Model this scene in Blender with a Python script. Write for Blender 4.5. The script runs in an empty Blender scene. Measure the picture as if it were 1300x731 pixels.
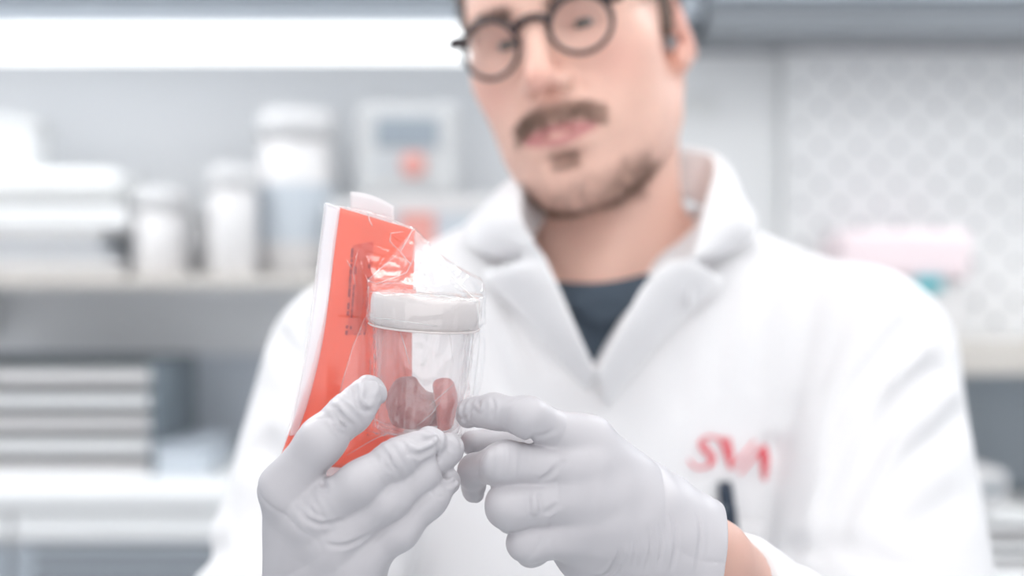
import bpy, bmesh, math, random
import numpy as np
from mathutils import Vector, Matrix

# ------------------------------------------------------------------ camera, world, lights, exposure
random.seed(5); RNG = np.random.default_rng(5)
scn = bpy.context.scene; COL = scn.collection
F = 1933.0; CAMZ = 1.44
cam = bpy.data.cameras.new('camera'); cam_o = bpy.data.objects.new('camera', cam); COL.objects.link(cam_o)
cam_o.location = (0, 0, CAMZ); cam_o.rotation_euler = (math.pi/2, 0, 0)
cam.sensor_width = 36; cam.lens = 36*F/1300; cam.clip_start = .02
cam.dof.use_dof = True; cam.dof.focus_distance = .665; cam.dof.aperture_fstop = (cam.lens/1000)/.0145
cam.dof.aperture_blades = 0
scn.camera = cam_o
w = bpy.data.worlds.new('world'); scn.world = w; w.use_nodes = True
w.node_tree.nodes['Background'].inputs[0].default_value = (.97, .975, 1, 1)
w.node_tree.nodes['Background'].inputs[1].default_value = 1.25
CEIL = 5.3        # strength of the added ceiling panels
REAR = 18.0        # strength of the added rear panels, raised to brighten the background
STRIP = 1.45       # strength of the cabinet lamp
scn.view_settings.view_transform = 'Standard'; scn.view_settings.look = 'None'
scn.view_settings.exposure = 0.10; scn.view_settings.gamma = 1.0; scn.view_settings.use_curve_mapping = False
if hasattr(scn, 'cycles'):
    scn.cycles.transparent_max_bounces = 24; scn.cycles.max_bounces = 12

def P(px, py, d): return np.array([(px-650)/F*d, d, CAMZ+(365.5-py)/F*d])

# ------------------------------------------------------------------ materials
def srgb(r, g, b):
    f = lambda c: (c/255/12.92) if c/255 <= .04045 else ((c/255+.055)/1.055)**2.4
    return (f(r), f(g), f(b))
def mat(name, col, rough=.5, metal=0, spec=.5, bump=None, emit=None, var=None, sss=0, coat=0):
    m = bpy.data.materials.new(name); m.use_nodes = True; nt = m.node_tree; b = nt.nodes['Principled BSDF']
    b.inputs['Base Color'].default_value = (*col, 1); b.inputs['Roughness'].default_value = rough
    b.inputs['Metallic'].default_value = metal; b.inputs['Specular IOR Level'].default_value = spec
    b.inputs['Coat Weight'].default_value = coat
    if sss: b.inputs['Subsurface Weight'].default_value = sss; b.inputs['Subsurface Radius'].default_value = (.006, .003, .002)
    if emit: b.inputs['Emission Color'].default_value = (*emit[0], 1); b.inputs['Emission Strength'].default_value = emit[1]
    tc = nt.nodes.new('ShaderNodeTexCoord')
    if var:   # colour variation (scale, amount)
        n = nt.nodes.new('ShaderNodeTexNoise'); n.inputs['Scale'].default_value = var[0]; n.inputs['Detail'].default_value = 4
        mx = nt.nodes.new('ShaderNodeMixRGB'); mx.inputs[1].default_value = (*col, 1)
        c2 = var[2] if len(var) > 2 else tuple(c*(1-var[1]) for c in col); mx.inputs[2].default_value = (*c2, 1)
        nt.links.new(tc.outputs['Object'], n.inputs['Vector']); nt.links.new(n.outputs['Fac'], mx.inputs[0]); nt.links.new(mx.outputs[0], b.inputs['Base Color'])
    if bump:
        n = nt.nodes.new('ShaderNodeTexNoise'); n.inputs['Scale'].default_value = bump[0]; n.inputs['Detail'].default_value = 3
        bp = nt.nodes.new('ShaderNodeBump'); bp.inputs['Strength'].default_value = bump[1]; bp.inputs['Distance'].default_value = bump[2]
        nt.links.new(tc.outputs['Object'], n.inputs['Vector']); nt.links.new(n.outputs['Fac'], bp.inputs['Height']); nt.links.new(bp.outputs[0], b.inputs['Normal'])
    return m
def film(name, tint, haze, gloss_rough=.12, fres=1.35, tr=(1, 1, 1)):
    """thin clear plastic: see-through, fresnel gloss, a little milky scatter"""
    m = bpy.data.materials.new(name); m.use_nodes = True; nt = m.node_tree; nt.nodes.clear()
    out = nt.nodes.new('ShaderNodeOutputMaterial')
    t = nt.nodes.new('ShaderNodeBsdfTransparent'); t.inputs[0].default_value = (*tr, 1)
    g = nt.nodes.new('ShaderNodeBsdfGlossy'); g.inputs['Roughness'].default_value = gloss_rough; g.inputs[0].default_value = (1, 1, 1, 1)
    d = nt.nodes.new('ShaderNodeBsdfDiffuse'); d.inputs[0].default_value = (*tint, 1)
    tl = nt.nodes.new('ShaderNodeBsdfTranslucent'); tl.inputs[0].default_value = (*tint, 1)
    lw = nt.nodes.new('ShaderNodeLayerWeight'); lw.inputs[0].default_value = .5      # same from both faces of the film
    pw = nt.nodes.new('ShaderNodeMath'); pw.operation = 'POWER'; pw.inputs[1].default_value = 4.0
    fr = nt.nodes.new('ShaderNodeMath'); fr.operation = 'MULTIPLY_ADD'; f0 = ((fres-1)/(fres+1))**2; fr.inputs[1].default_value = .75-f0; fr.inputs[2].default_value = f0*2
    nt.links.new(lw.outputs['Facing'], pw.inputs[0]); nt.links.new(pw.outputs[0], fr.inputs[0])
    dm = nt.nodes.new('ShaderNodeMixShader'); dm.inputs[0].default_value = .5
    m1 = nt.nodes.new('ShaderNodeMixShader'); m1.inputs[0].default_value = haze
    m2 = nt.nodes.new('ShaderNodeMixShader')
    L = nt.links.new
    L(d.outputs[0], dm.inputs[1]); L(tl.outputs[0], dm.inputs[2]); L(t.outputs[0], m1.inputs[1]); L(dm.outputs[0], m1.inputs[2])
    L(fr.outputs[0], m2.inputs[0]); L(m1.outputs[0], m2.inputs[1]); L(g.outputs[0], m2.inputs[2]); L(m2.outputs[0], out.inputs[0])
    return m
def attr_mat(name, rough=.5, sss=.0, bump=None):
    m = mat(name, (.7, .5, .4), rough, sss=sss, bump=bump); nt = m.node_tree
    a = nt.nodes.new('ShaderNodeAttribute'); a.attribute_name = 'tone'
    nt.links.new(a.outputs['Color'], nt.nodes['Principled BSDF'].inputs['Base Color']); return m
def sheet_mat(name, col, trans=.45, rough=.35):
    m = bpy.data.materials.new(name); m.use_nodes = True; nt = m.node_tree; b = nt.nodes['Principled BSDF']
    b.inputs['Base Color'].default_value = (*col, 1); b.inputs['Roughness'].default_value = rough
    t = nt.nodes.new('ShaderNodeBsdfTranslucent'); t.inputs[0].default_value = (*col, 1)
    mx = nt.nodes.new('ShaderNodeMixShader'); mx.inputs[0].default_value = trans
    nt.links.new(b.outputs[0], mx.inputs[1]); nt.links.new(t.outputs[0], mx.inputs[2])
    nt.links.new(mx.outputs[0], nt.nodes['Material Output'].inputs[0]); return m

M = dict(
 wall=mat('wall_paint', srgb(240, 242, 245), .7, var=(1.5, .05)), wall_low=mat('lower_wall_paint', srgb(204, 212, 222), .7, var=(1.5, .05)),
 wall_dark=mat('darker_wall_tone', srgb(166, 175, 183), .7, var=(1.5, .05)), side=mat('side_wall_paint', (.75, .77, .79), .7), ceil=mat('ceiling_paint', (.82, .83, .84), .8), floor=mat('floor_vinyl', (.45, .48, .5), .35, var=(30, .2)),
 white=mat('white_enamel', (.84, .85, .86), .35), meter=mat('meter_grey_plastic', (.60, .61, .62), .4), matt=mat('matt_white_plastic', (.70, .70, .71), .5), offwhite=mat('off_white_plastic', (.70, .69, .695), .4), pale=mat('pale_pink_plastic', srgb(238, 222, 226), .4),
 grey=mat('grey_enamel', srgb(166, 174, 183), .4), dgrey=mat('dark_grey_metal', srgb(126, 131, 137), .4, .1), beige=mat('beige_laminate', srgb(205, 200, 194), .5, var=(8, .08)),
 paper=mat('white_paper', (.78, .79, .79), .8), screen=mat('dim_screen', srgb(150, 160, 170), .2), red=mat('red_plastic', srgb(222, 158, 150), .45), teal=mat('teal_plastic', srgb(80, 175, 185), .45),
 dark=mat('dark_gap', srgb(116, 127, 135), .6), blue=mat('grey_blue_box', srgb(196, 204, 212), .6),
 lamp=mat('lamp_diffuser', (.9, .9, .9), .5, emit=((.97, .99, 1), STRIP)), added_rear_panel=mat('added_rear_diffuser', (.9, .9, .9), .5, emit=((.98, .99, 1), REAR)), panel=mat('added_panel_diffuser', (.9, .9, .9), .5, emit=((1, .99, .97), CEIL)),
 skin=attr_mat('skin', .48, .12, bump=(900, .12, .0004)), eye=attr_mat('eye', .15), hair=mat('brown_hair', srgb(108, 90, 80), .55), beard=mat('brown_beard', srgb(118, 94, 80), .6),
 coat=mat('white_coat_cotton', (.78, .772, .785), .85, spec=.2, bump=(1400, .1, .0006)), lining=mat('coat_inside', (.80, .80, .82), .9, spec=.2),
 tee=mat('blue_grey_jersey', srgb(88, 100, 113), .9, spec=.2, bump=(1600, .3, .0008), var=(500, .12)), trouser=mat('dark_trousers', srgb(60, 66, 78), .9), shoe=mat('black_shoe', (.03, .03, .03), .4),
 glove=mat('grey_nitrile', srgb(191, 188, 192), .42, spec=.45, bump=(2600, .14, .00025)),
 frame=mat('dark_acetate', srgb(52, 44, 46), .25), lens=film('lens_glass', (.9, .9, .9), .02, .02, 1.25, (.97, .97, .97)),
 film=film('clear_bag_film', (.97, .95, .97), .08, .16, 1.5), seal=film('bag_seal_film', (.97, .95, .98), .55, .15, 1.4), fold=film('bag_fold_film', (1, 1, 1), .40, .12, 1.4),
 orange=sheet_mat('orange_sheet', srgb(254, 118, 76), .45), ink=sheet_mat('dark_red_ink', srgb(186, 52, 50), .35, .6), tab=sheet_mat('white_tab', (.90, .87, .88), .3, .6),
 lid=sheet_mat('white_lid', (.82, .76, .745), .15, .35), flap=film('loose_film_layer', (.98, .95, .96), .10, .14, 1.5), panel_ink=sheet_mat('deeper_orange_print', srgb(240, 92, 62), .4, .5), cup=film('clear_cup_plastic', (.97, .93, .95), .07, .3, 1.12), cuplabel=film('frosted_label', (.95, .80, .85), .45, .4, 1.3),
 meat=mat('dark_red_tissue', srgb(150, 34, 34), .3, spec=.6, var=(260, .3, srgb(190, 96, 88)), bump=(600, .8, .0015)), meat2=mat('bright_red_tissue', srgb(216, 62, 58), .3, spec=.6, var=(260, .3, srgb(232, 140, 128)), bump=(600, .8, .0015)),
 thread=mat('red_thread', srgb(228, 96, 106), .8), navy=mat('navy_pen_plastic', srgb(34, 48, 66), .35),
)

# ------------------------------------------------------------------ object helpers
ORIG = {}
def root_origin(o):
    while o.parent: o = o.parent
    return ORIG.get(o.name, np.zeros(3))
def mk(name, V, Fc, m, parent=None, origin=None, smooth=True, tone=None, midx=None):
    V = np.asarray(V, float)
    me = bpy.data.meshes.new(name)
    o = bpy.data.objects.new(name, me); COL.objects.link(o)
    if parent is not None: o.parent = parent; off = root_origin(parent)
    else:
        off = np.array(origin if origin is not None else (0, 0, 0), float); o.location = off; ORIG[o.name] = off
    me.from_pydata((V-off).tolist(), [], [list(map(int, f)) for f in Fc])
    ms = m if isinstance(m, list) else [m]
    for x in ms: me.materials.append(x)
    if midx is not None: me.polygons.foreach_set('material_index', np.asarray(midx, np.int32))
    if smooth: me.polygons.foreach_set('use_smooth', np.ones(len(me.polygons), bool))
    if tone is not None:
        a = me.color_attributes.new('tone', 'FLOAT_COLOR', 'POINT')
        a.data.foreach_set('color', np.c_[tone, np.ones(len(tone))].astype(np.float32).ravel())
    me.update(); return o
def empty(name, loc):
    o = bpy.data.objects.new(name, None); COL.objects.link(o); o.location = loc; o.empty_display_size = .05
    ORIG[o.name] = np.array(loc, float); return o
def tag(o, label=None, cat=None, group=None, kind=None):
    if label: o['label'] = label
    if cat: o['category'] = cat
    if group: o['group'] = group
    if kind: o['kind'] = kind
    return o
class MB:
    def __init__(s): s.V = []; s.F = []
    def add(s, V, Fc):
        n = len(s.V); s.V += [tuple(v) for v in V]; s.F += [[i+n for i in f] for f in Fc]; return s
    def box(s, lo, hi, bev=0, seg=2):
        bm = bmesh.new(); bmesh.ops.create_cube(bm, size=1)
        for v in bm.verts:
            for k in range(3): v.co[k] = (lo[k]+hi[k])/2 + v.co[k]*(hi[k]-lo[k])
        if bev: bmesh.ops.bevel(bm, geom=list(bm.edges), offset=bev, segments=seg, affect='EDGES', profile=.5)
        bm.verts.ensure_lookup_table(); bm.verts.index_update()
        s.add([v.co[:] for v in bm.verts], [[v.index for v in f.verts] for f in bm.faces]); bm.free(); return s
    def lathe(s, prof, base, up=(0, 0, 1), n=40, cap=True):
        up = np.array(up, float); up /= np.linalg.norm(up); t = np.array([0, 1., 0]) if abs(up[1]) < .9 else np.array([1., 0, 0])
        a = np.cross(up, t); a /= np.linalg.norm(a); b = np.cross(up, a); base = np.array(base, float)
        V = []; Fc = []
        for r, h in prof:
            for i in range(n):
                th = 2*math.pi*i/n; V.append(base+up*h+r*(math.cos(th)*a+math.sin(th)*b))
        for j in range(len(prof)-1):
            for i in range(n): Fc.append([j*n+i, j*n+(i+1) % n, (j+1)*n+(i+1) % n, (j+1)*n+i])
        if cap: Fc.append(list(range(n))[::-1]); Fc.append([(len(prof)-1)*n+i for i in range(n)])
        return s.add(V, Fc)
    def tube(s, pts, r, n=8, closed=False, flat=1.0):
        pts = np.asarray(pts, float); N = len(pts); rr = np.full(N, r) if np.isscalar(r) else np.asarray(r)
        V = []; Fc = []; prev = None
        for i in range(N):
            t = pts[(i+1) % N]-pts[i-1] if closed else pts[min(i+1, N-1)]-pts[max(i-1, 0)]
            t /= np.linalg.norm(t)+1e-12
            if prev is None: prev = np.cross(t, (.13, .97, .2)); 
            a = prev-t*np.dot(prev, t); a /= np.linalg.norm(a)+1e-12; prev = a; b = np.cross(t, a)
            for k in range(n):
                th = 2*math.pi*k/n; V.append(pts[i]+rr[i]*(math.cos(th)*a*flat+math.sin(th)*b))
        for i in range(N if closed else N-1):
            for k in range(n):
                j = (i+1) % N; Fc.append([i*n+k, i*n+(k+1) % n, j*n+(k+1) % n, j*n+k])
        if not closed: Fc.append(list(range(n))[::-1]); Fc.append([(N-1)*n+k for k in range(n)])
        return s.add(V, Fc)
    def build(s, name, m, parent=None, origin=None, smooth=False): return mk(name, s.V, s.F, m, parent, origin, smooth)
def spline(pts, n):
    """Catmull-Rom through pts, n samples"""
    p = np.asarray(pts, float); p = np.vstack([2*p[0]-p[1], p, 2*p[-1]-p[-2]]); K = len(p)-3
    u = np.linspace(0, K-1e-9, n); i = u.astype(int); t = (u-i)[:, None]
    a, b, c, d = p[i], p[i+1], p[i+2], p[i+3]
    return .5*((2*b)+(-a+c)*t+(2*a-5*b+4*c-d)*t**2+(-a+3*b-3*c+d)*t**3)
def grid_faces(nu, nv): return [[i*nv+j, i*nv+j+1, (i+1)*nv+j+1, (i+1)*nv+j] for i in range(nu-1) for j in range(nv-1)]
def solid(o, th, off=0):
    md = o.modifiers.new('thickness', 'SOLIDIFY'); md.thickness = th; md.offset = off; return o

# ------------------------------------------------------------------ signed distance modelling
def nrm(v): return np.linalg.norm(v, axis=-1)
def smin(a, b, k):
    h = np.maximum(k-np.abs(a-b), 0)/k; return np.minimum(a, b)-h*h*k*.25
def smax(a, b, k): return -smin(-a, -b, k)
def ell(p, c, r, R=None):
    q = p-np.asarray(c, float)
    if R is not None: q = q@R
    r = np.asarray(r, float); k0 = nrm(q/r); k1 = nrm(q/(r*r))+1e-9; return k0*(k0-1)/k1
def cap(p, a, b, ra, rb):
    a = np.asarray(a, float); b = np.asarray(b, float); ab = b-a; t = np.clip(((p-a)@ab)/(ab@ab+1e-12), 0, 1)
    return nrm(p-a-t[:, None]*ab)-(ra+(rb-ra)*t)
def chain(p, js, k=.004):
    d = None
    for (a, ra), (b, rb) in zip(js[:-1], js[1:]):
        c = cap(p, a, b, ra, rb); d = c if d is None else smin(d, c, k)
    return d
def seg_dist(p, pts):
    d = np.full(len(p), 1e3)
    for a, b in zip(pts[:-1], pts[1:]): d = np.minimum(d, cap(p, a, b, 0, 0))
    return d
def noise(p, f, seed=0, n=7):
    r = np.random.default_rng(seed); o = np.zeros(len(p))
    for _ in range(n):
        v = r.normal(size=3); v *= f*(.6+.8*r.random())/np.linalg.norm(v); o += np.sin(p@v+r.random()*6.28)
    return o/math.sqrt(n)
def axes(lo, hi, h): return [np.arange(lo[k], hi[k]+h, h) for k in range(3)]
def surfnet(f, ax, B=4, slack=1.15):
    ax = [np.asarray(a, float) for a in ax]
    ax = [np.concatenate([a, a[-1]+(a[-1]-a[-2])*np.arange(1, (-(len(a)-1)) % B+1)]) for a in ax]
    n = [len(a) for a in ax]
    cx = [a[::B] for a in ax]; G = np.stack(np.meshgrid(*cx, indexing='ij'), -1)
    C = f(G.reshape(-1, 3)).reshape(G.shape[:3])
    dg = [np.diff(c) for c in cx]
    diag = np.sqrt(dg[0][:, None, None]**2+dg[1][None, :, None]**2+dg[2][None, None, :]**2)
    lo8 = np.full(diag.shape, 1e9); mn = np.full(diag.shape, 1e9); mx = np.full(diag.shape, -1e9)
    for i in (0, 1):
        for j in (0, 1):
            for k in (0, 1):
                c = C[i:i+diag.shape[0], j:j+diag.shape[1], k:k+diag.shape[2]]
                lo8 = np.minimum(lo8, np.abs(c)); mn = np.minimum(mn, c); mx = np.maximum(mx, c)
    act = (lo8 < diag*.6*slack) | (mn*mx < 0)
    V = np.repeat(np.repeat(np.repeat(np.where(C[:-1, :-1, :-1] < 0, -1., 1.), B, 0), B, 1), B, 2)
    Fv = np.ones(n); Fv[:-1, :-1, :-1] = V
    bi, bj, bk = np.nonzero(act); r = np.arange(B+1)
    need = np.zeros(n, bool)
    for i in r:
        for j in r:
            for k in r: need[bi*B+i, bj*B+j, bk*B+k] = True
    I = np.nonzero(need); pts = np.stack([ax[0][I[0]], ax[1][I[1]], ax[2][I[2]]], -1)
    vals = np.concatenate([f(pts[s:s+400000]) for s in range(0, len(pts), 400000)]) if len(pts) else np.zeros(0)
    Fv[I] = vals
    ins = Fv < 0
    s = ins[:-1, :-1, :-1].astype(np.int8); s = s.copy(); tot = np.zeros(s.shape, np.int8)
    for i in (0, 1):
        for j in (0, 1):
            for k in (0, 1): tot += ins[i:n[0]-1+i, j:n[1]-1+j, k:n[2]-1+k]
    A = np.nonzero((tot > 0) & (tot < 8)); N = len(A[0]); idx = np.full(s.shape, -1, np.int64); idx[A] = np.arange(N)
    acc = np.zeros((N, 3)); cnt = np.zeros(N)
    corner = lambda o: (A[0]+o[0], A[1]+o[1], A[2]+o[2])
    pos = lambda c: np.stack([ax[0][c[0]], ax[1][c[1]], ax[2][c[2]]], -1)
    for a in range(3):
        oth = [b for b in range(3) if b != a]
        for u in (0, 1):
            for v in (0, 1):
                o0 = [0, 0, 0]; o0[oth[0]] = u; o0[oth[1]] = v; o1 = list(o0); o1[a] = 1
                c0, c1 = corner(o0), corner(o1); f0, f1 = Fv[c0], Fv[c1]; m = (f0 < 0) != (f1 < 0)
                t = np.where(m, f0/np.where(m, f0-f1, 1), 0)[:, None]
                acc += np.where(m[:, None], pos(c0)*(1-t)+pos(c1)*t, 0); cnt += m
    Vt = acc/cnt[:, None]; Q = []
    for a in range(3):
        b, c = (a+1) % 3, (a+2) % 3
        sl0 = [slice(None)]*3; sl1 = [slice(None)]*3; sl0[a] = slice(0, -1); sl1[a] = slice(1, None)
        ch = ins[tuple(sl0)] != ins[tuple(sl1)]; I = np.array(np.nonzero(ch)).T
        ok = (I[:, b] > 0) & (I[:, c] > 0) & (I[:, b] < n[b]-1) & (I[:, c] < n[c]-1); I = I[ok]
        flip = ins[tuple(I.T)]
        def at(db, dc):
            J = I.copy(); J[:, b] += db; J[:, c] += dc; return idx[tuple(J.T)]
        q = np.stack([at(-1, -1), at(0, -1), at(0, 0), at(-1, 0)], 1)
        q[~flip] = q[~flip][:, ::-1]; Q.append(q)
    Q = np.concatenate(Q); Q = Q[(Q >= 0).all(1)]
    return Vt, Q
def grad(f, V, e=4e-4):
    g = np.stack([f(V+d)-f(V-d) for d in np.eye(3)*e], 1)/(2*e); return g
def project(f, V, it=2, e=4e-4):
    for _ in range(it):
        g = grad(f, V, e); d = f(V); s = d/np.maximum((g*g).sum(1), .15); s = np.clip(s, -.003, .003); V = V-g*s[:, None]
    return V
def subdiv(V, Q):
    e = np.concatenate([Q[:, [i, (i+1) % 4]] for i in range(4)]); e.sort(1)
    u, inv = np.unique(e[:, 0]*len(V)+e[:, 1], return_inverse=True); a, b = u//len(V), u % len(V)
    n0 = len(V); em = (V[a]+V[b])/2; fm = V[Q].mean(1); E = inv.reshape(4, -1).T+n0; C = np.arange(len(Q))+n0+len(u)
    nq = np.concatenate([np.stack([Q[:, i], E[:, i], C, E[:, i-1]], 1) for i in range(4)])
    return np.vstack([V, em, fm]), nq
def sdf_mesh(f, ax, sub=0, e=4e-4):
    V, Q = surfnet(f, ax); V = project(f, V, 2, e)
    for _ in range(sub): V, Q = subdiv(V, Q); V = project(f, V, 2, e)
    return V, Q
def trace(f, px, d0=.3, lift=0, steps=140):
    """points where the lines of sight through px meet the modelled surface f"""
    px = np.atleast_2d(np.asarray(px, float)); r = np.stack([(px[:, 0]-650)/F, np.ones(len(px)), (365.5-px[:, 1])/F], 1)
    L = nrm(r)[:, None]; r = r/L; t = np.full(len(px), d0); o = np.array([0, 0, CAMZ])
    for _ in range(steps): t = t+np.clip(f(o+r*t[:, None])*.8, -.02, .05)
    return o+r*(t-lift)[:, None]
def grooves(items):
    """items: (points, depth, width) -> displacement to ADD to a distance field"""
    def g(p):
        o = np.zeros(len(p))
        for pts, A, wd in items:
            if len(pts) < 12: pts = spline(pts, 3*len(pts))
            lo = pts.min(0)-wd*4; hi = pts.max(0)+wd*4; m = ((p > lo) & (p < hi)).all(1)
            if m.any():
                q = p[m]; L = np.r_[0, np.cumsum(nrm(np.diff(pts, axis=0)))]; best = np.full(len(q), 1e3); u = np.zeros(len(q))
                for i in range(len(pts)-1):
                    a, ab = pts[i], pts[i+1]-pts[i]; t = np.clip(((q-a)@ab)/(ab@ab+1e-12), 0, 1); dd = nrm(q-a-t[:, None]*ab); k = dd < best
                    best[k] = dd[k]; u[k] = (L[i]+t[k]*(L[i+1]-L[i]))/L[-1]
                x = best/wd; tp = np.sqrt(np.clip(np.sin(u*math.pi), 0, 1))
                o[m] += A*tp*(np.exp(-x*x)-.35*np.exp(-((x-2)/1.3)**2))
        return o
    return g

# ------------------------------------------------------------------ room
XL, XR, YB, YF, ZC = -2.3, 2.3, 2.5, -1.6, 2.8
def plain(name, lo, hi, m, bev=0): return tag(MB().box(lo, hi, bev).build(name, m, None, ((lo[0]+hi[0])/2, (lo[1]+hi[1])/2, lo[2])), kind='structure')
plain('floor', (XL, YF, -.1), (XR, YB, 0), M['floor'])
plain('ceiling', (XL, YF, ZC), (XR, YB, ZC+.1), M['ceil'])
wb = plain('wall_back', (XL, YB, 0), (XR, YB+.1, ZC), M['wall'])
plain('wall_left', (XL-.1, YF, 0), (XL, YB, ZC), M['side']); plain('wall_right', (XR, YF, 0), (XR+.1, YB, ZC), M['side'])
plain('baseboard_back', (XL, YB-.015, 0), (XR, YB, .1), M['grey'])
for i, (x, y) in enumerate([(-1.1, -.5), (.15, -.5), (1.3, -.5), (-1.1, .85), (.15, .62), (1.3, .85), (-1.1, 1.9), (1.3, 1.9)]):  # panels out of view, added to carry the key and fill light
    t = empty('added_ceiling_light', (x, y, ZC-.04)); b = M
    MB().box((x-.32, y-.32, ZC-.04), (x-.29, y+.32, ZC)).box((x+.29, y-.32, ZC-.04), (x+.32, y+.32, ZC)).box((x-.29, y-.32, ZC-.04), (x+.29, y-.29, ZC)).box((x-.29, y+.29, ZC-.04), (x+.29, y+.32, ZC)).build('frame', M['white'], t)
    MB().box((x-.29, y-.29, ZC-.03), (x+.29, y+.29, ZC-.012)).build('diffuser', M['added_rear_panel' if y > 1.5 else 'panel'], t)
    tag(t, 'added out-of-view square ceiling light panel in the %s row, %s' % ('rear' if y > 1.5 else 'front' if y < 0 else 'middle', 'near the left wall' if x < -.5 else 'near the right wall' if x > .8 else 'over the aisle'), 'light', 'added ceiling light panels')
# back-wall lining: grey below the left shelf, pegboard at the right
pl = MB().box((XL+.01, 2.485, .1), (.15, 2.499, 1.33)).build('lower_wall_panel', M['wall_low'], wb)
MB().box((.152, 2.485, .1), (XR-.01, 2.499, 1.33)).build('lower_wall_panel', M['wall_dark'], wb)  # right part of the lower wall, in a darker tone
S = lambda px, d: (px-650)/F*d
Z = lambda py, d: CAMZ+(365.5-py)/F*d
# pegboard with real holes
pg = empty('perforated_panel', (S(1005, 2.43)+.6, 2.44, Z(440, 2.44)))
def pegboard():
    x0, x1, z0, z1 = S(1004, 2.43), XR-.02, Z(470, 2.43), Z(40, 2.43); step = .0310; yf, yb = 2.425, 2.431
    V = []; Fc = []; nx = int((x1-x0)/step); nz = int((z1-z0)/step); n = 8
    for i in range(nx):
        for j in range(nz):
            cx = x0+(i+.5)*step; cz = z0+(j+.5)*step; h = step/2; b = len(V)
            hole = (i+j) % 2 == 0
            sq = [(cx+h, cz), (cx+h, cz+h), (cx, cz+h), (cx-h, cz+h), (cx-h, cz), (cx-h, cz-h), (cx, cz-h), (cx+h, cz-h)]
            if not hole:
                V += [(x, yf, z) for x, z in sq]; Fc.append([b+k for k in range(8)]); continue
            V += [(x, yf, z) for x, z in sq]
            for k in range(n): a = k*math.pi/4; V.append((cx+.0066*math.cos(a), yf, cz+.0066*math.sin(a)))
            for k in range(n): a = k*math.pi/4; V.append((cx+.0066*math.cos(a), yb, cz+.0066*math.sin(a)))
            for k in range(n):
                l = (k+1) % n; Fc.append([b+k, b+l, b+8+l, b+8+k]); Fc.append([b+8+k, b+8+l, b+16+l, b+16+k])
    return V, Fc, (x0, x1, z0, z1)
V, Fc, (px0, px1, pz0, pz1) = pegboard()
mk('perforated_sheet', V, Fc, M['white'], pg, smooth=False)
MB().box((px0, 2.44, pz0), (px1, 2.484, pz1)).build('backing_board', M['grey'], pg)
MB().box((px0-.012, 2.42, pz0), (px0, 2.484, pz1)).build('edge_trim', M['white'], pg)
tag(pg, 'white perforated pegboard panel on the back wall at the right', 'panel')
# plain white panel left of the pegboard
t = empty('wall_panel', (S(945, 2.43), 2.45, Z(470, 2.45)))
MB().box((S(780, 2.45), 2.45, Z(470, 2.45)), (px0-.0125, 2.484, Z(45, 2.45)), .004).build('board', M['white'], t)
MB().box((S(860, 2.44), 2.444, Z(150, 2.44)), (S(912, 2.44), 2.45, Z(118, 2.44)), .002).build('switch_plate', M['paper'], t)
tag(t, 'plain pale panel behind the man between his ear and the pegboard', 'panel')
# cabinets above
def cabinet(x0, x1, zb, label, zr=.03, m='grey', rail='grey'):
    t = empty('wall_cabinet', ((x0+x1)/2, 2.38, zb)); t['category'] = 'cabinet'; t['label'] = label
    MB().box((x0, 2.27, zb+zr), (x1, 2.5, 2.5), .003).build('body', M[m], t)
    MB().box((x0, 2.26, zb), (x1, 2.5, zb+zr), .002).build('bottom_rail', M[rail], t)
    n = max(1, round((x1-x0)/.5)); wd = (x1-x0)/n
    for k in range(n):
        d = MB().box((x0+k*wd+.004, 2.25, zb+zr+.012), (x0+(k+1)*wd-.004, 2.269, 2.49), .003).build('door', M['blue'], t)
        MB().box((x0+(k+.5)*wd-.05, 2.235, zb+zr+.04), (x0+(k+.5)*wd+.05, 2.248, zb+zr+.05), .003).build('handle', M['dgrey'], d)
    return t
cabinet(-1.75, S(585, 2.27)-.0, Z(28, 2.26), 'blue grey wall cabinet above the bright lamp strip at the left')
cabinet(S(590, 2.27), S(890, 2.27), Z(20, 2.26), 'blue grey wall cabinet directly behind the head of the man')
cabinet(S(897, 2.27), 1.95, Z(43, 2.26), 'blue grey wall cabinet with deep dark bottom rail above the pegboard', .042, rail='dgrey')
# lamp strip
t = empty('lamp_strip', (-.8, 2.2, Z(30, 2.285)))
MB().box((-1.72, 2.275, Z(34, 2.285)), (S(646, 2.285), 2.34, Z(27, 2.285)+.002), .002).build('housing', M['white'], t)
MB().box((-1.70, 2.27, Z(74, 2.28)), (S(640, 2.28), 2.325, Z(34, 2.28)), .012, 3).build('diffuser', M['lamp'], t)
tag(t, 'long glowing fluorescent lamp strip under the left wall cabinet', 'lamp')
# shelves
def shelf(x0, x1, ztop, th, label, nb=3):
    t = empty('wall_shelf', ((x0+x1)/2, 2.35, ztop-th))
    MB().box((x0, 2.195, ztop-th), (x1, 2.484, ztop), .003).build('board', M['beige'], t)
    MB().box((x0, 2.185, ztop-th-.002), (x1, 2.194, ztop+.001), .002).build('edge_strip', M['beige'], t)
    for k in range(nb):
        x = x0+(x1-x0)*(k+.5)/nb
        mk('bracket', [(x-.01, 2.484, ztop-th-.09), (x-.01, 2.484, ztop-th), (x-.01, 2.26, ztop-th), (x+.01, 2.484, ztop-th-.09), (x+.01, 2.484, ztop-th), (x+.01, 2.26, ztop-th)], [[0, 1, 2], [5, 4, 3], [0, 3, 4, 1], [1, 4, 5, 2], [2, 5, 3, 0]], M['white'], t, smooth=False)
    return tag(t, label, 'shelf')
ZS = Z(350, 2.2); shelf(-1.75, S(700, 2.2), ZS, .014, 'pale laminate wall shelf at the left crowded with white lab supplies')
ZS2 = Z(436, 2.2); shelf(S(860, 2.2), 1.95, ZS2, .042, 'thick beige laminate shelf below the pegboard at the right')

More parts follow.
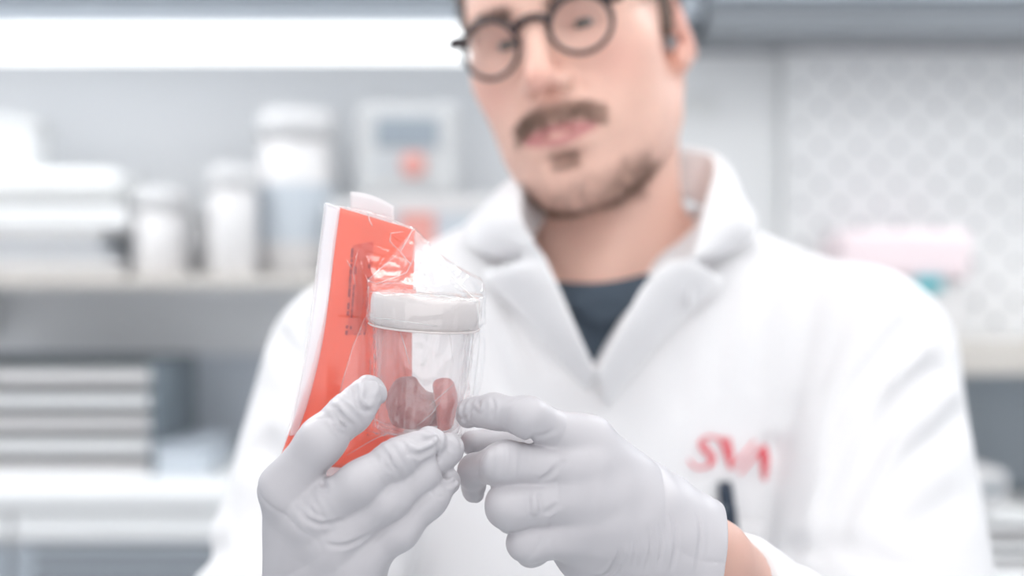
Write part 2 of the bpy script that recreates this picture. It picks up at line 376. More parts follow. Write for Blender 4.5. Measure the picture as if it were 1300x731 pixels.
# ------------------------------------------------------------------ shelf goods
def bx(px0, px1, py0, py1, d, dep): return (S(px0, d), d, Z(py1, d)), (S(px1, d), d+dep, Z(py0, d))
def fit(lo, z): return (lo[0], lo[1], z)
t = empty('foam_box', (S(50, 2.26), 2.3, ZS+.075))   # rests on the trays
lo, hi = bx(-70, 163, 218, 284, 2.24, .2)
MB().box((lo[0], lo[1], ZS+.066), (hi[0], hi[1], ZS+.106), .012, 3).build('body', M['white'], t)
MB().box((lo[0], lo[1]-.004, ZS+.107), (hi[0]-.012, hi[1], ZS+.158), .018, 3).build('lid', M['paper'], t)
tag(t, 'wide white foam box with rounded lid on the left shelf', 'box')
for k in range(3):
    o = empty('storage_tray', (S(40, 2.26), 2.33, ZS+.0005+k*.0217))
    z = ZS+.0005+k*.0217
    MB().box((S(-75, 2.24), 2.25, z), (S(150-14*k, 2.24), 2.44, z+.012), .003).build('tray_body', M['offwhite'], o)
    MB().box((S(-75, 2.24), 2.243, z+.013), (S(158-14*k, 2.24), 2.445, z+.0205), .003).build('tray_rim', M['blue' if k == 1 else 'white'], o)
    tag(o, ['white flat storage tray at the bottom of the stack under the foam box', 'storage tray with blue grey rim in the middle of the stack under the foam box', 'white flat storage tray directly beneath the foam box'][k], 'tray', 'flat trays under the foam box')
t = empty('small_carton', (S(8, 2.27), 2.3, ZS+.1585)); lo, hi = bx(-30, 40, 152, 210, 2.27, .12)
MB().box((lo[0], lo[1], ZS+.1585), (hi[0], hi[1], ZS+.22), .003).build('carton_body', M['white'], t); MB().box((lo[0]-.002, lo[1]-.002, ZS+.2205), (hi[0]+.002, hi[1]+.002, ZS+.236), .003).build('carton_lid', M['paper'], t)
tag(t, 'small white carton on top of the wide foam box', 'box')
def pot(name, pc, pr, ptop, d, label, m1, m2, lidf=.25, cat='container', label_m=None):
    r = pr/F*d; x = S(pc, d); z0 = ZS+.0005; z1 = Z(ptop, d); h = z1-z0; o = empty(name, (x, d, z0))
    MB().lathe([(r*.9, 0), (r*.95, .003), (r*.95, h*(1-lidf)-.004), (r*.8, h*(1-lidf))], (x, d, z0)).build('body', m1, o, smooth=True)
    MB().lathe([(r*.9, h*(1-lidf)+.0005), (r, h*(1-lidf)+.003), (r, h-.004), (r*.94, h)], (x, d, z0)).build('lid', m2, o, smooth=True)
    if label_m: MB().lathe([(r*.957, h*.2), (r*.957, h*.55)], (x, d, z0), cap=False).build('label_band', label_m, o, smooth=True)
    return tag(o, label, cat)
pot('plastic_tub', 205, 36, 240, 2.28, 'white round plastic tub with lid right of the stacked trays', M['offwhite'], M['matt'])
pot('plastic_jar', 262, 18, 262, 2.36, 'slim white jar standing between the round tub and the tall white tubs', M['offwhite'], M['matt'])
pot('lidded_tub', 296, 31, 212, 2.26, 'medium white lidded tub left of the tallest white canister', M['offwhite'], M['matt'], .2)
pot('canister', 376, 50, 142, 2.33, 'tallest white canister with bright lid on the left shelf', M['offwhite'], M['matt'], .18, label_m=M['blue'])
pot('plastic_jar', 432, 16, 255, 2.27, 'slim white jar just left of the orange specimen bag', M['matt'], M['matt'])
# instrument on a case
t = empty('instrument_case', (S(520, 2.3), 2.34, ZS+.0005))
lo, hi = bx(446, 640, 246, 349, 2.3, .15)
MB().box((lo[0], lo[1], ZS+.0005), (hi[0], hi[1], ZS+.095), .005).build('case_body', M['blue'], t); MB().box((lo[0], lo[1]-.002, ZS+.0955), (hi[0], hi[1], ZS+.122), .004).build('case_lid', M['offwhite'], t)
lo, hi = bx(508, 552, 264, 300, 2.296, .0); MB().box((lo[0], 2.291, ZS+.04), (hi[0], 2.2985, ZS+.094), .002).build('red_latch', M['red'], t)
tag(t, 'grey equipment case with red latch under the small instrument', 'case')
t = empty('bench_meter', (S(516, 2.3), 2.34, ZS+.1225)); lo, hi = bx(452, 582, 130, 240, 2.3, .1); z0 = ZS+.1225; z1 = Z(130, 2.3)
MB().box((lo[0], lo[1], z0), (hi[0], hi[1], z1), .012, 3).build('housing', M['meter'], t)
MB().box((S(478, 2.3), 2.296, Z(188, 2.3)), (S(556, 2.3), 2.3005, Z(150, 2.3)), .001).build('screen', M['screen'], t)
MB().lathe([(.019, 0), (.019, .006), (.014, .010)], (S(525, 2.3), 2.3, Z(210, 2.3)), (0, -1, 0), 24).build('red_button', M['red'], t, smooth=True)
for k in range(3): MB().box((S(474+14*k, 2.3), 2.296, Z(214, 2.3)), (S(483+14*k, 2.3), 2.3005, Z(206, 2.3)), .001).build('key', M['blue'], t)
tag(t, 'small white bench meter with grey screen and red button', 'instrument')
# tray rack, counter and lower cabinet at left
ZB = Z(606, 2.08)
t = empty('counter_cabinet', (-1.2, 2.2, 0)); x1 = S(520, 2.0)
MB().box((-2.2, 1.98, ZB-.03), (x1, 2.484, ZB), .006).build('worktop', M['white'], t)
MB().box((-2.18, 2.0, .1), (x1-.01, 2.484, ZB-.031), .003).build('body', M['offwhite'], t)
for k in range(4):
    xa = -2.17+k*(x1+2.16)/4; xb = xa+(x1+2.16)/4-.006
    MB().box((xa, 1.985, Z(686, 1.985)), (xb, 1.999, ZB-.034), .003).build('drawer_front', M['white'], t)
    d = MB().box((xa, 1.985, .14), (xb, 1.999, Z(692, 1.985)), .003).build('vent_panel', M['grey'], t)
    g = MB()
    for j in range(10): g.box((xa+.03, 1.981, Z(700, 1.985)-.02*j-.006), (xb-.03, 1.986, Z(700, 1.985)-.02*j+.002))
    tag(g.build('louvre', M['dgrey'], d), kind='stuff')
tag(t, 'white counter cabinet with grey louvred doors at the lower left', 'cabinet')
def rack(x0, x1, zb, h, n, d, label, dep=.28):
    t = empty('tray_rack', ((x0+x1)/2, d+dep/2, zb+.0005)); s = h/n
    for x in (x0, x1-.006): MB().box((x, d, zb+.0005), (x+.006, d+dep, zb+h), .001).build('side_panel', M['dark'], t)
    MB().box((x0+.006, d+dep-.006, zb+.0005), (x1-.006, d+dep, zb+h), .001).build('back_panel', M['dark'], t)
    for k in range(n):
        z = zb+.002+k*s
        b = MB().box((x0+.0065, d, z), (x1-.0065, d+dep-.007, z+.004)).box((x0+.0065, d-.004, z), (x1-.0065, d, z+s*.50), .001).build('tray', M['white' if k % 2 else 'offwhite'], t)
        MB().box((x0+.012, d+.06, z+.0045), (x1-.03-.012*(k*7 % 4), d+dep-.02, z+s*.16+.004)).build('paper_stack', M['paper'], b)
    return tag(t, label, 'rack')
rack(S(-90, 2.1), S(196, 2.1), ZB, Z(460, 2.1)-ZB, 5, 2.1, 'wide dark letter tray rack with five white trays on the left counter')
t = empty('document_box', (S(215, 2.07), 2.15, ZB+.0005)); lo, hi = bx(198, 262, 570, 606, 2.09, .2)
MB().box((lo[0], 2.09, ZB+.0005), (hi[0], 2.3, ZB+.035), .003).build('box_body', M['blue'], t); MB().box((lo[0]-.002, 2.088, ZB+.0355), (hi[0]+.002, 2.302, ZB+.045), .002).build('box_lid', M['grey'], t)
tag(t, 'low grey document box on the counter right of the tray rack', 'box')
# right: tub on shelf, and rack below
o = empty('storage_tub', (S(1150, 2.28), 2.33, ZS2+.0005))
MB().box((S(1076, 2.27), 2.27, ZS2+.0005), (S(1222, 2.27), 2.42, ZS2+.092), .015, 3).build('tub_body', M['offwhite'], o)
MB().box((S(1068, 2.27), 2.262, ZS2+.0925), (S(1232, 2.27), 2.424, Z(292, 2.27)), .014, 3).build('tub_lid', M['pale'], o)
MB().box((S(1160, 2.27), 2.256, ZS2+.075), (S(1194, 2.27), 2.2695, ZS2+.096), .003).build('clip', M['teal'], o)
tag(o, 'pale pink lidded storage tub with teal clip on the right shelf', 'box')
ZB2 = Z(735, 2.05)
t = empty('counter_cabinet', (1.2, 2.2, 0)); x0 = S(1000, 2.0)
MB().box((x0, 1.98, ZB2-.03), (2.2, 2.484, ZB2), .006).build('worktop', M['white'], t); MB().box((x0+.01, 2.0, .1), (2.18, 2.484, ZB2-.031), .003).build('body', M['offwhite'], t)
for k in range(3):
    xa = x0+.02+k*(2.16-x0)/3; MB().box((xa, 1.985, .14), (xa+(2.16-x0)/3-.008, 1.999, ZB2-.036), .003).build('door', M['grey'], t)
tag(t, 'white topped counter cabinet at the lower right behind the man', 'cabinet')
rack(S(1232, 2.12), S(1400, 2.12), ZB2, .085, 4, 2.1, 'small dark letter tray rack with four trays on the right counter')
t = empty('glove_box', (S(1262, 2.12), 2.2, ZB2+.0855)); MB().box((S(1242, 2.12), 2.12, ZB2+.0857), (S(1278, 2.12), 2.28, ZB2+.135), .003).build('box_body', M['offwhite'], t)
MB().lathe([(.012, 0), (.012, .0008)], (S(1260, 2.12), 2.1199, ZB2+.112), (0, -1, 0), 16).build('opening', M['dark'], t)
tag(t, 'small white dispenser box on top of the right tray rack', 'box')

# ------------------------------------------------------------------ the man: measures
HS = .951; HT = np.array([.0459, 1.100, CAMZ+.1861])
HR = np.array([[.90516, .35134, -.23927], [-.37097, .92774, -.04111], [.20754, .12597, .97008]])
def to_head(p): return (p-HT)@HR/HS
def from_head(q): return np.asarray(q, float)*HS@HR.T+HT
def mir(f):   # union over both sides in head space
    return f
def head_sdf(q, bare=False):
    q = q.copy(); EZ = np.array([0, 0, .0035])
    ax = np.abs(q[:, 0]); s = np.c_[ax, q[:, 1], q[:, 2]]          # symmetric point
    d = ell(q, (0, .010, .032), (.074, .098, .088))
    d = smin(d, ell(q, (0, -.030, -.015), (.064, .062, .095)), .03)
    d = smin(d, cap(s, (.047, -.002, -.078), (.020, -.070, -.112), .016, .0175), .035)
    d = smin(d, ell(q, (0, -.050, -.085), (.046, .046, .040)), .025)
    d = smin(d, ell(q, (0, -.076, -.116), (.021, .0155, .0155)), .016)         # chin
    d = smin(d, ell(s, (.046, -.054, -.026), (.020, .018, .020)), .028)        # cheekbones
    d = smin(d, ell(s, (.036, -.040, -.062), (.024, .034, .042)), .025)         # cheeks
    d = smin(d, ell(q, (0, -.070, -.072), (.034, .026, .026)), .02)            # muzzle
    d = smin(d, cap(s, (.010, -.083, .020), (.046, -.068, .017), .0105, .009), .014)   # brow
    d = smax(d, -ell(s+EZ, (.032, -.096, -.001), (.019, .020, .0125)), .014)      # sockets
    d = smin(d, ell(s+EZ, (.030, -.0655, -.0005), (.0142, .0135, .0125)), .005)   # lids
    d = smax(d, -ell(s+EZ, (.030, -.0805, -.0020), (.0115, .010, .0036)), .0016)  # slit
    d = smin(d, cap(q, (0, -.086, .010), (0, -.107, -.034), .0070, .0098), .010)   # nose
    d = smin(d, ell(q, (0, -.1085, -.0375), (.0105, .0105, .0090)), .006)
    d = smin(d, ell(s, (.0125, -.096, -.0415), (.0075, .0105, .0075)), .006)
    d = smax(d, -ell(s, (.0062, -.1035, -.0478), (.0036, .0062, .0036)), .003)
    d = smin(d, cap(s, (0, -.0985, -.0725), (.022, -.0855, -.0765), .0052, .0024), .004)   # upper lip
    d = smin(d, cap(s, (0, -.0960, -.0830), (.019, -.0860, -.0785), .0062, .0028), .005)   # lower lip
    d = smax(d, -cap(s, (0, -.1045, -.0778), (.024, -.0895, -.0772), .0016, .0012), .003)  # mouth line
    d = smax(d, -ell(q, (0, -.098, -.0955), (.016, .0075, .0045)), .008)       # under lip
    d = d+.0016*np.exp(-(seg_dist(s, np.array([(.0165, -.094, -.040), (.027, -.084, -.058), (.031, -.077, -.072)]))/.003)**2)   # smile fold
    # ears
    er = np.array([[.94, .30, .15], [-.33, .93, .14], [-.1, -.18, .98]]).T
    e = ell(s, (.0755, .016, -.012), (.0065, .0185, .0325), er)
    e = smin(e, ell(s, (.0735, .007, -.040), (.006, .010, .0105)), .008)
    e = smax(e, -ell(s, (.0850, .012, -.010), (.0075, .0115, .020), er), .005)
    e = smin(e, cap(s, (.0765, .000, -.014), (.0745, -.001, -.022), .004, .004), .004)
    return smin(d, e, .006)
NECKB = np.array([.070, 1.135, 1.435]); NECKT = from_head((0, .022, -.060))
TX = .069
JAR = {}
# hands: (px, py, depth, radius in px)
def js(L): return [(P(a, b, d), r/F*d) for a, b, d, r in L]
RIGHT = dict(
 index=js([(362, 618, .647, 30), (407, 561, .640, 27.5), (444, 524, .6445, 25.5), (467, 499, .650, 23.5)]),
 middle=js([(402, 652, .644, 31), (457, 613, .636, 27), (505, 582, .640, 24), (544, 562, .6465, 21)]),
 ring=js([(425, 682, .646, 30), (491, 636, .640, 25), (534, 603, .646, 21.5), (569, 570, .654, 19)]),
 little=js([(452, 716, .650, 28), (507, 675, .645, 22.5), (547, 636, .648, 18.5), (568, 612, .653, 16.5)]),
 thumb=js([(395, 690, .690, 34), (420, 610, .722, 28), (465, 555, .738, 25), (500, 528, .735, 21)]),
 palm=[(js([(400, 800, .685, 62)])[0], js([(366, 628, .652, 34)])[0]), (js([(410, 800, .685, 62)])[0], js([(402, 660, .650, 34)])[0]),
       (js([(420, 800, .685, 62)])[0], js([(430, 692, .652, 33)])[0]), (js([(430, 800, .685, 60)])[0], js([(455, 724, .655, 31)])[0]),
       (js([(400, 790, .69, 58)])[0], js([(395, 690, .688, 38)])[0])],
 wrist=js([(400, 800, .688, 68), (392, 850, .71, 72)]))
LEFT = dict(
 index=js([(741, 561, .662, 30), (672, 530, .650, 24), (629, 522, .660, 20.5), (596, 523, .670, 18)]),
 middle=js([(735, 594, .657, 31), (640, 588, .652, 26), (601, 598, .672, 19), (601, 624, .688, 15)]),
 ring=js([(745, 630, .656, 33), (647, 643, .652, 28), (652, 654, .688, 22), (682, 655, .705, 19)]),
 little=js([(765, 668, .660, 33), (670, 689, .657, 25), (674, 697, .688, 20), (706, 690, .702, 18)]),
 thumb=js([(790, 640, .695, 36), (715, 590, .713, 25), (650, 562, .708, 20), (600, 562, .698, 17)]),
 palm=[(js([(866, 712, .69, 62)])[0], js([(745, 566, .666, 32)])[0]), (js([(866, 712, .69, 62)])[0], js([(742, 600, .663, 34)])[0]),
       (js([(866, 716, .69, 60)])[0], js([(755, 636, .663, 36)])[0]), (js([(866, 722, .69, 58)])[0], js([(775, 678, .667, 38)])[0]),
       (js([(860, 720, .695, 56)])[0], js([(790, 640, .690, 40)])[0]), (js([(862, 730, .70, 54)])[0], js([(740, 705, .676, 28)])[0])],
 wrist=js([(862, 712, .692, 66), (905, 719, .702, 66)]))
def hand_sdf(H, shrink=0, fk=.0016):
    def f(p):
        d = None
        for (a, ra), (b, rb) in H['palm']:
            c = cap(p, a, b, ra, rb); d = c if d is None else smin(d, c, H.get('k', .016))
        g = None
        for n in ('index', 'middle', 'ring', 'little', 'thumb'):
            c = chain(p, H[n], .005); g = c if g is None else smin(g, c, fk)
        d = smin(d, g, .009)
        (a, ra), (b, rb) = H['wrist'][:2]; d = smin(d, cap(p, a, b, ra, rb), .012)
        return d+shrink
    return f
# arms
ELB_R = np.array([-.165, .985, 1.155]); ELB_L = np.array([.247, .965, 1.13]); SH_R = np.array([TX-.174, 1.105, 1.383]); SH_L = np.array([TX+.180, 1.105, 1.386])
WR_R = P(396, 822, .70); WR_L = P(896, 716, .706)
def torso_sdf(p):
    q = p.copy(); d = ell(p, (TX, 1.150, 1.250), (.172, .118, .235))
    d = smin(d, ell(p, (TX, 1.145, .99), (.158, .108, .22)), .08)
    for s in (SH_R, SH_L):
        d = smin(d, cap(p, (TX+(s[0]-TX)*.25, 1.155, 1.405), s+(0, .01, -.004), .052, .052), .05)
        d = smin(d, cap(p, (TX+(s[0]-TX)*.12, 1.165, 1.465), (TX+(s[0]-TX)*.72, 1.135, 1.412), .034, .030), .04)
    return d
def body_sdf(p):
    d = smin(torso_sdf(p), cap(p, NECKB-(0, 0, .03), NECKT, .060, .0535), .03)
    d = smin(d, cap(p, P(765, 372, 1.075), from_head((.05, .02, -.05)), .012, .012), .03)
    m = p[:, 2] > 1.40
    if m.any(): d[m] = smin(d[m], head_sdf(to_head(p[m]))*HS, .014)
    for s, e, wr, hd in ((SH_R, ELB_R, WR_R, P(402, 720, .668)), (SH_L, ELB_L, WR_L, P(790, 640, .676))):
        d = smin(d, chain(p, [(s, .046), (e, .037), (wr, .0222), (hd, .0150)], .003), .008)
    for k in (-1, 1):
        d = smin(d, chain(p, [((TX+k*.085, 1.14, .88), .085), ((TX+k*.10, 1.13, .49), .054), ((TX+k*.105, 1.16, .10), .036)], .05), .05)
        d = smin(d, cap(p, (TX+k*.105, 1.155, .045), (TX+k*.125, 1.01, .032), .032, .024), .03)
    return d
def ramp(lo, hi, fine, zones):
    """grid planes: coarse step outside, fine step inside the zones"""
    out = [lo]
    while out[-1] < hi:
        x = out[-1]; h = fine[-1]
        for (a, b), s in zip(zones, fine):
            if a <= x < b: h = s; break
        out.append(x+h)
    return np.array(out)
axb = [ramp(-.30, .42, (.0023, .010), [(-.055, .165)]), ramp(.62, 1.30, (.0023, .010), [(.975, 1.16)]), ramp(-.01, 1.78, (.0023, .005, .012), [(1.46, 1.775), (1.26, 1.46)])]
BV, BQ = sdf_mesh(body_sdf, axb, 0)
# skin tones (own colour of skin, lips, stubble; forearms deepened against overexposure)
q = to_head(BV); sx = np.abs(q[:, 0])
tone = np.tile(np.array(srgb(236, 193, 176)), (len(BV), 1))
def blend(t, mask, col): return t*(1-mask[:, None])+np.array(col)*mask[:, None]
g = lambda c, r: np.exp(-(((np.c_[sx, q[:, 1], q[:, 2]]-np.array(c))/np.array(r))**2).sum(1))
tone = blend(tone, .55*g((.045, -.065, -.035), (.022, .03, .02)), srgb(232, 168, 154))
tone = blend(tone, .55*g((0, -.112, -.038), (.014, .02, .014)), srgb(228, 160, 146))
tone = blend(tone, .6*g((.079, .012, -.012), (.012, .03, .04)), srgb(232, 160, 146))
tone = blend(tone, .45*g((.03, -.078, .0), (.02, .02, .014)), srgb(196, 150, 138))
z0 = np.zeros(len(q)); lipd = np.minimum(seg_dist(np.c_[sx, z0, q[:, 2]], np.array([(0, 0, -.0735), (.013, 0, -.0745), (.0255, 0, -.0778)])), seg_dist(np.c_[sx, z0, q[:, 2]], np.array([(0, 0, -.0832), (.012, 0, -.0815), (.021, 0, -.0788)])))
tone = blend(tone, .9*np.clip(1.5-lipd/.0030, 0, 1)*(q[:, 1] < -.07), srgb(190, 116, 118))
jaw = (np.clip((-.05-q[:, 2])/.02, 0, 1)*np.clip((-.02-q[:, 1])/.03, 0, 1)*(q[:, 2] > -.15))*(1-np.clip(1.9-lipd/.004, 0, 1))
tone = blend(tone, .16*jaw*(.7+.3*noise(q, 300, 3).clip(-1, 1)), srgb(150, 118, 104))
arm = (BV[:, 1] < .97)*1.; tone = blend(tone, arm, srgb(208, 166, 152))      # forearm colour deepened to offset the overexposed wrist
ori = (TX, 1.13, 0)
man = mk('person', BV, BQ, M['skin'], None, ori, tone=tone)
tag(man, 'man in white lab coat with round glasses and goatee, holding a bag in gloved hands', 'person')

# eyes
def eye(side):
    c = from_head((side*.030, -.0655, -.0038)); gz = P(520, 470, .69)-c; gz /= np.linalg.norm(gz); gz = gz*.55+from_head((0, -1, -.12))*.0+np.array(HR@np.array([0, -1, -.1]))*.45; gz /= np.linalg.norm(gz)
    b = MB(); prof = [(.0001+.0117*HS*math.sin(t), .0117*HS*-math.cos(t)) for t in np.linspace(0, math.pi, 25)]
    b.lathe(prof, c, gz, 32); V = np.array(b.V); cosang = ((V-c)@gz)/(.0117*HS)
    tn = np.tile(np.array(srgb(225, 215, 212)), (len(V), 1)); a = np.degrees(np.arccos(cosang.clip(-1, 1)))
    tn[a < 31] = srgb(84, 92, 88); tn[a < 14] = (.008, .008, .009)
    mk('eye', V, b.F, M['eye'], man, tone=tn)
eye(-1); eye(1)

# hair strands and shells
def surface_points(mask_fn, n, seed):
    r = np.random.default_rng(seed); tri = BQ[:, [0, 1, 2]]; c = BV[BQ].mean(1); ok = c[:, 2] > 1.40
    qq = to_head(c[ok]); m = mask_fn(qq); f = BQ[ok]; ar = nrm(np.cross(BV[f[:, 1]]-BV[f[:, 0]], BV[f[:, 3]]-BV[f[:, 0]])); wgt = m*ar
    k = r.choice(len(f), n, p=wgt/wgt.sum()); u, v = r.random((2, n, 1)); a, b, c2, d = (BV[f[k, i]] for i in range(4))
    return a*(1-u)*(1-v)+b*u*(1-v)+c2*u*v+d*(1-u)*v
def strands(name, pts, length, rad, dirfn, m, seed, lean=.5):
    r = np.random.default_rng(seed); N = len(pts); nr = grad(lambda p: body_sdf(p), pts, 1e-3); nr /= nrm(nr)[:, None]
    fl = dirfn(to_head(pts))@HR.T; fl = fl-nr*(fl*nr).sum(1)[:, None]; fl /= nrm(fl)[:, None]+1e-9
    fl = fl+r.normal(size=(N, 3))*.28; D = nr*(1-lean)+fl*lean; D /= nrm(D)[:, None]; E2 = D*.6+fl*.7-nr*.1; E2 /= nrm(E2)[:, None]
    L = length*(.6+.8*r.random((N, 1))); p0 = pts-nr*.0006; p1 = p0+D*L*.5; p2 = p1+E2*L*.5
    sd = np.cross(D, nr+.01); sd /= nrm(sd)[:, None]+1e-9; up = np.cross(D, sd)
    V = []; 
    for pnt, w_ in ((p0, rad), (p1, rad*.85)):
        for k in range(3): th = 2.094*k; V.append(pnt+w_*(math.cos(th)*sd+math.sin(th)*up))
    V.append(p2); V = np.stack(V, 1).reshape(-1, 3); b = (np.arange(N)*7)[:, None]
    T = [[0, 1, 4, 3], [1, 2, 5, 4], [2, 0, 3, 5]]; Q4 = np.concatenate([b+np.array(t) for t in T]).tolist(); Q3 = np.concatenate([b+np.array(t) for t in ([3, 4, 6], [4, 5, 6], [5, 3, 6])]).tolist()
    return mk(name, V, Q4+Q3, m, man)
sm = lambda x, a, b: np.clip((x-a)/(b-a), 0, 1)
def must(q):
    x = np.abs(q[:, 0]); top = -.0530-.42*np.maximum(x-.010, 0); bot = -.0690-.40*np.maximum(x-.012, 0)
    return ((q[:, 2] < top) & (q[:, 2] > bot) & (x < .034) & (q[:, 1] < -.06))*(.4+.6*sm(.036-x, 0, .014))*(1-.25*np.exp(-(x/.003)**2))*sm(-.052-q[:, 2], 0, .006)
def goat(q):
    x = np.abs(q[:, 0]); line = -.108+.30*np.maximum(x-.016, 0)
    lo = -.136+.25*np.maximum(x-.02, 0)
    return ((q[:, 2] < line) & (q[:, 2] > lo) & (x < .052) & (q[:, 1] < -.028))*(.3+.7*sm(line-q[:, 2], 0, .012))*(.5+.5*sm(x, .004, .02))
def soul(q): return ((np.abs(q[:, 0]) < .0105) & (q[:, 2] < -.0895) & (q[:, 2] > -.101) & (q[:, 1] < -.06))*1.
def stub(q): return ((q[:, 2] < -.045) & (q[:, 2] > -.128) & (q[:, 1] < -.0) & (np.abs(q[:, 0]) > .02))*1.*(1-goat(q).clip(0, 1))
side = lambda q: np.c_[np.sign(q[:, 0])*.8, -.1+0*q[:, 0], -.7+0*q[:, 0]]
down = lambda q: np.c_[q[:, 0]*3, -.25+0*q[:, 0], -1+0*q[:, 0]]
strands('moustache', surface_points(must, 2100, 1), .0055, .00015, lambda q: np.c_[np.clip(q[:, 0]*40, -.9, .9), -.1+0*q[:, 0], -.8+0*q[:, 0]], M['beard'], 1, .72)
strands('goatee', surface_points(goat, 2300, 2), .0075, .00015, down, M['beard'], 2, .6)
strands('soul_patch', surface_points(soul, 240, 3), .0065, .00016, down, M['beard'], 3, .6)
strands('stubble', surface_points(stub, 900, 4), .0022, .00010, down, M['beard'], 4, .5)
def brow(q):
    x = np.abs(q[:, 0]); zc = .0165+.10*(x-.012)-6*np.maximum(x-.036, 0)**2*8
    return ((np.abs(q[:, 2]-zc) < .0042) & (x > .010) & (x < .050) & (q[:, 1] < -.05))*1.
strands('eyebrow', surface_points(lambda q: brow(q)*(q[:, 0] > 0), 330, 5), .008, .00016, side, M['hair'], 5, .85)
strands('eyebrow', surface_points(lambda q: brow(q)*(q[:, 0] < 0), 330, 6), .008, .00016, side, M['hair'], 6, .85)
hn = np.array([0, .50, .866])
def hair_region(q):   # > 0 inside the hair
    gq = (q-np.array([0, -.060, .056]))@hn; s = np.c_[np.abs(q[:, 0]), q[:, 1], q[:, 2]]
    gs = -cap(s, (.073, -.012, .035), (.071, -.010, -.016), .012, .007); gt = -cap(s, (.066, -.045, .052), (.070, -.036, .018), .014, .010)
    gn = -ell(q, (0, .085, -.045), (.06, .04, .055))
    return np.maximum(np.maximum(gq, gs), np.maximum(gt, gn))
def hair_sdf(p):
    q = to_head(p); h = head_sdf(q)-(.0035+.006*sm(hair_region(q), 0, .03)); s = np.c_[np.abs(q[:, 0]), q[:, 1], q[:, 2]]
    h = h+.0012*noise(np.c_[q[:, 0], q[:, 1]*.4, q[:, 2]*.4], 500, 9)
    h = smax(h, -hair_region(q), .004); h = np.maximum(h, -ell(s, (.082, .016, -.012), (.018, .024, .038)))
    return h*HS
hc = from_head((0, .01, .02)); HV, HQ = sdf_mesh(hair_sdf, axes(hc-(.11, .14, .14), hc+(.11, .14, .12), .003))
mk('hair', HV, HQ, M['hair'], man)
strands('hair_lock', surface_points(lambda q: (hair_region(q) > -.002)*1., 9000, 7), .016, .00022, lambda q: np.c_[q[:, 0]*2, .5+0*q[:, 0], -.5+0*q[:, 0]], M['hair'], 7, .6)
bpy.data.objects['hair_lock']['kind'] = 'stuff'

# ------------------------------------------------------------------ t-shirt
cutA, cutB, cutC = P(716, 372, 1.04), P(818, 361, 1.04), P(795, 300, 1.20)
cn = np.cross(cutB-cutA, cutC-cutA); cn /= np.linalg.norm(cn); cn *= np.sign(cn[2])
def tee_base(p): return smin(smin(torso_sdf(p), cap(p, NECKB-(0, 0, .03), NECKT, .060, .0535), .03), cap(p, P(765, 372, 1.075), from_head((.05, .02, -.05)), .012, .012), .03)-.0035
def tee_sdf(p):
    h = (p-cutA)@cn; d = tee_base(p)
    d = d-.0016*sm(h, -.0145, -.0135)-.0012*noise(np.c_[p[:, 0]*2.2, p[:, 1]*.6, p[:, 2]], 55, 11)*sm(-h, .01, .03)
    s = seg_dist(p, TEEFOLD); d = d+.0022*np.exp(-(s/.006)**2)-.003*np.exp(-((s-.012)/.007)**2)
    return smax(smax(d, h, .002), -(p[:, 2]-.95), .002)
TEEFOLD = np.zeros((2, 3))+9
TEEFOLD = trace(tee_base, [(722, 405), (745, 424), (768, 434), (800, 412), (822, 392)], .8)
TV, TQ = sdf_mesh(tee_sdf, axes((TX-.21, .99, .94), (TX+.21, 1.29, 1.52), .005), 1)
mk('t_shirt', TV, TQ, M['tee'], man)

# ------------------------------------------------------------------ white coat
VB, VL, VR = P(757, 472, .99), P(652, 285, 1.02), P(842, 325, 1.02)
def wedge(p):   # > 0 outside the neck opening
    nl = np.cross(VB-VL, (0, 1, 0)); nl /= np.linalg.norm(nl); nl *= np.sign(nl[0])
    n2 = np.cross(VB-VR, (0, 1, 0)); n2 /= np.linalg.norm(n2); n2 *= -np.sign(n2[0])
    a = -((p-VB)@nl); b = -((p-VB)@n2)
    return np.maximum(np.maximum(a, b), p[:, 1]-1.15)
def neck_hole(p): return cap(p, NECKB-(0, -.01, .03), NECKT+(0, .02, .06), .066, .085)
def sleeve(p, s, e, wr, r0, r1, r2):
    return chain(p, [(s, r0), (e, r1), (wr, r2)], .03)
CUFF_R = P(372, 845, .750); CUFF_L = P(924, 740, .722)
def coat_outer(p):
    d = torso_sdf(p)-.016
    d = smin(d, cap(p, (TX, 1.145, 1.02), (TX, 1.145, .60), .165, .20)*.8+0*p[:, 0], .1)
    d = smax(d, .60-p[:, 2], .01)
    a1 = sleeve(p, SH_R+(.0, 0, -.004), ELB_R, CUFF_R, .072, .065, .046); a2 = sleeve(p, SH_L+(-.0, 0, -.004), ELB_L, CUFF_L, .073, .072, .029)
    for a, c, e in ((a1, CUFF_R, ELB_R), (a2, CUFF_L, ELB_L)):
        ax_ = (c-e)/np.linalg.norm(c-e); h = (p-c)@ax_
        a = smax(a, h, .004)
        d = smin(d, a, .014)
    return d
FOLDS = []
def coat_sdf(p):
    d = coat_outer(p)+FOLDG(p)+.0016*noise(p, 26, 21)*sm(p[:, 2], 1.05, 1.2)
    d = smax(d, -wedge(p), .004)
    return smax(d, -neck_hole(p), .006)
FOLDG = grooves([])
def fold(px, A, wd):
    sp = spline([(a, b, 0) for a, b in px], 8*len(px))[:, :2]; T = trace(coat_outer, sp, .45, 0, 90); T = T[T[:, 1] < 1.35]
    if len(T) > 3: FOLDS.append((T, A, wd))
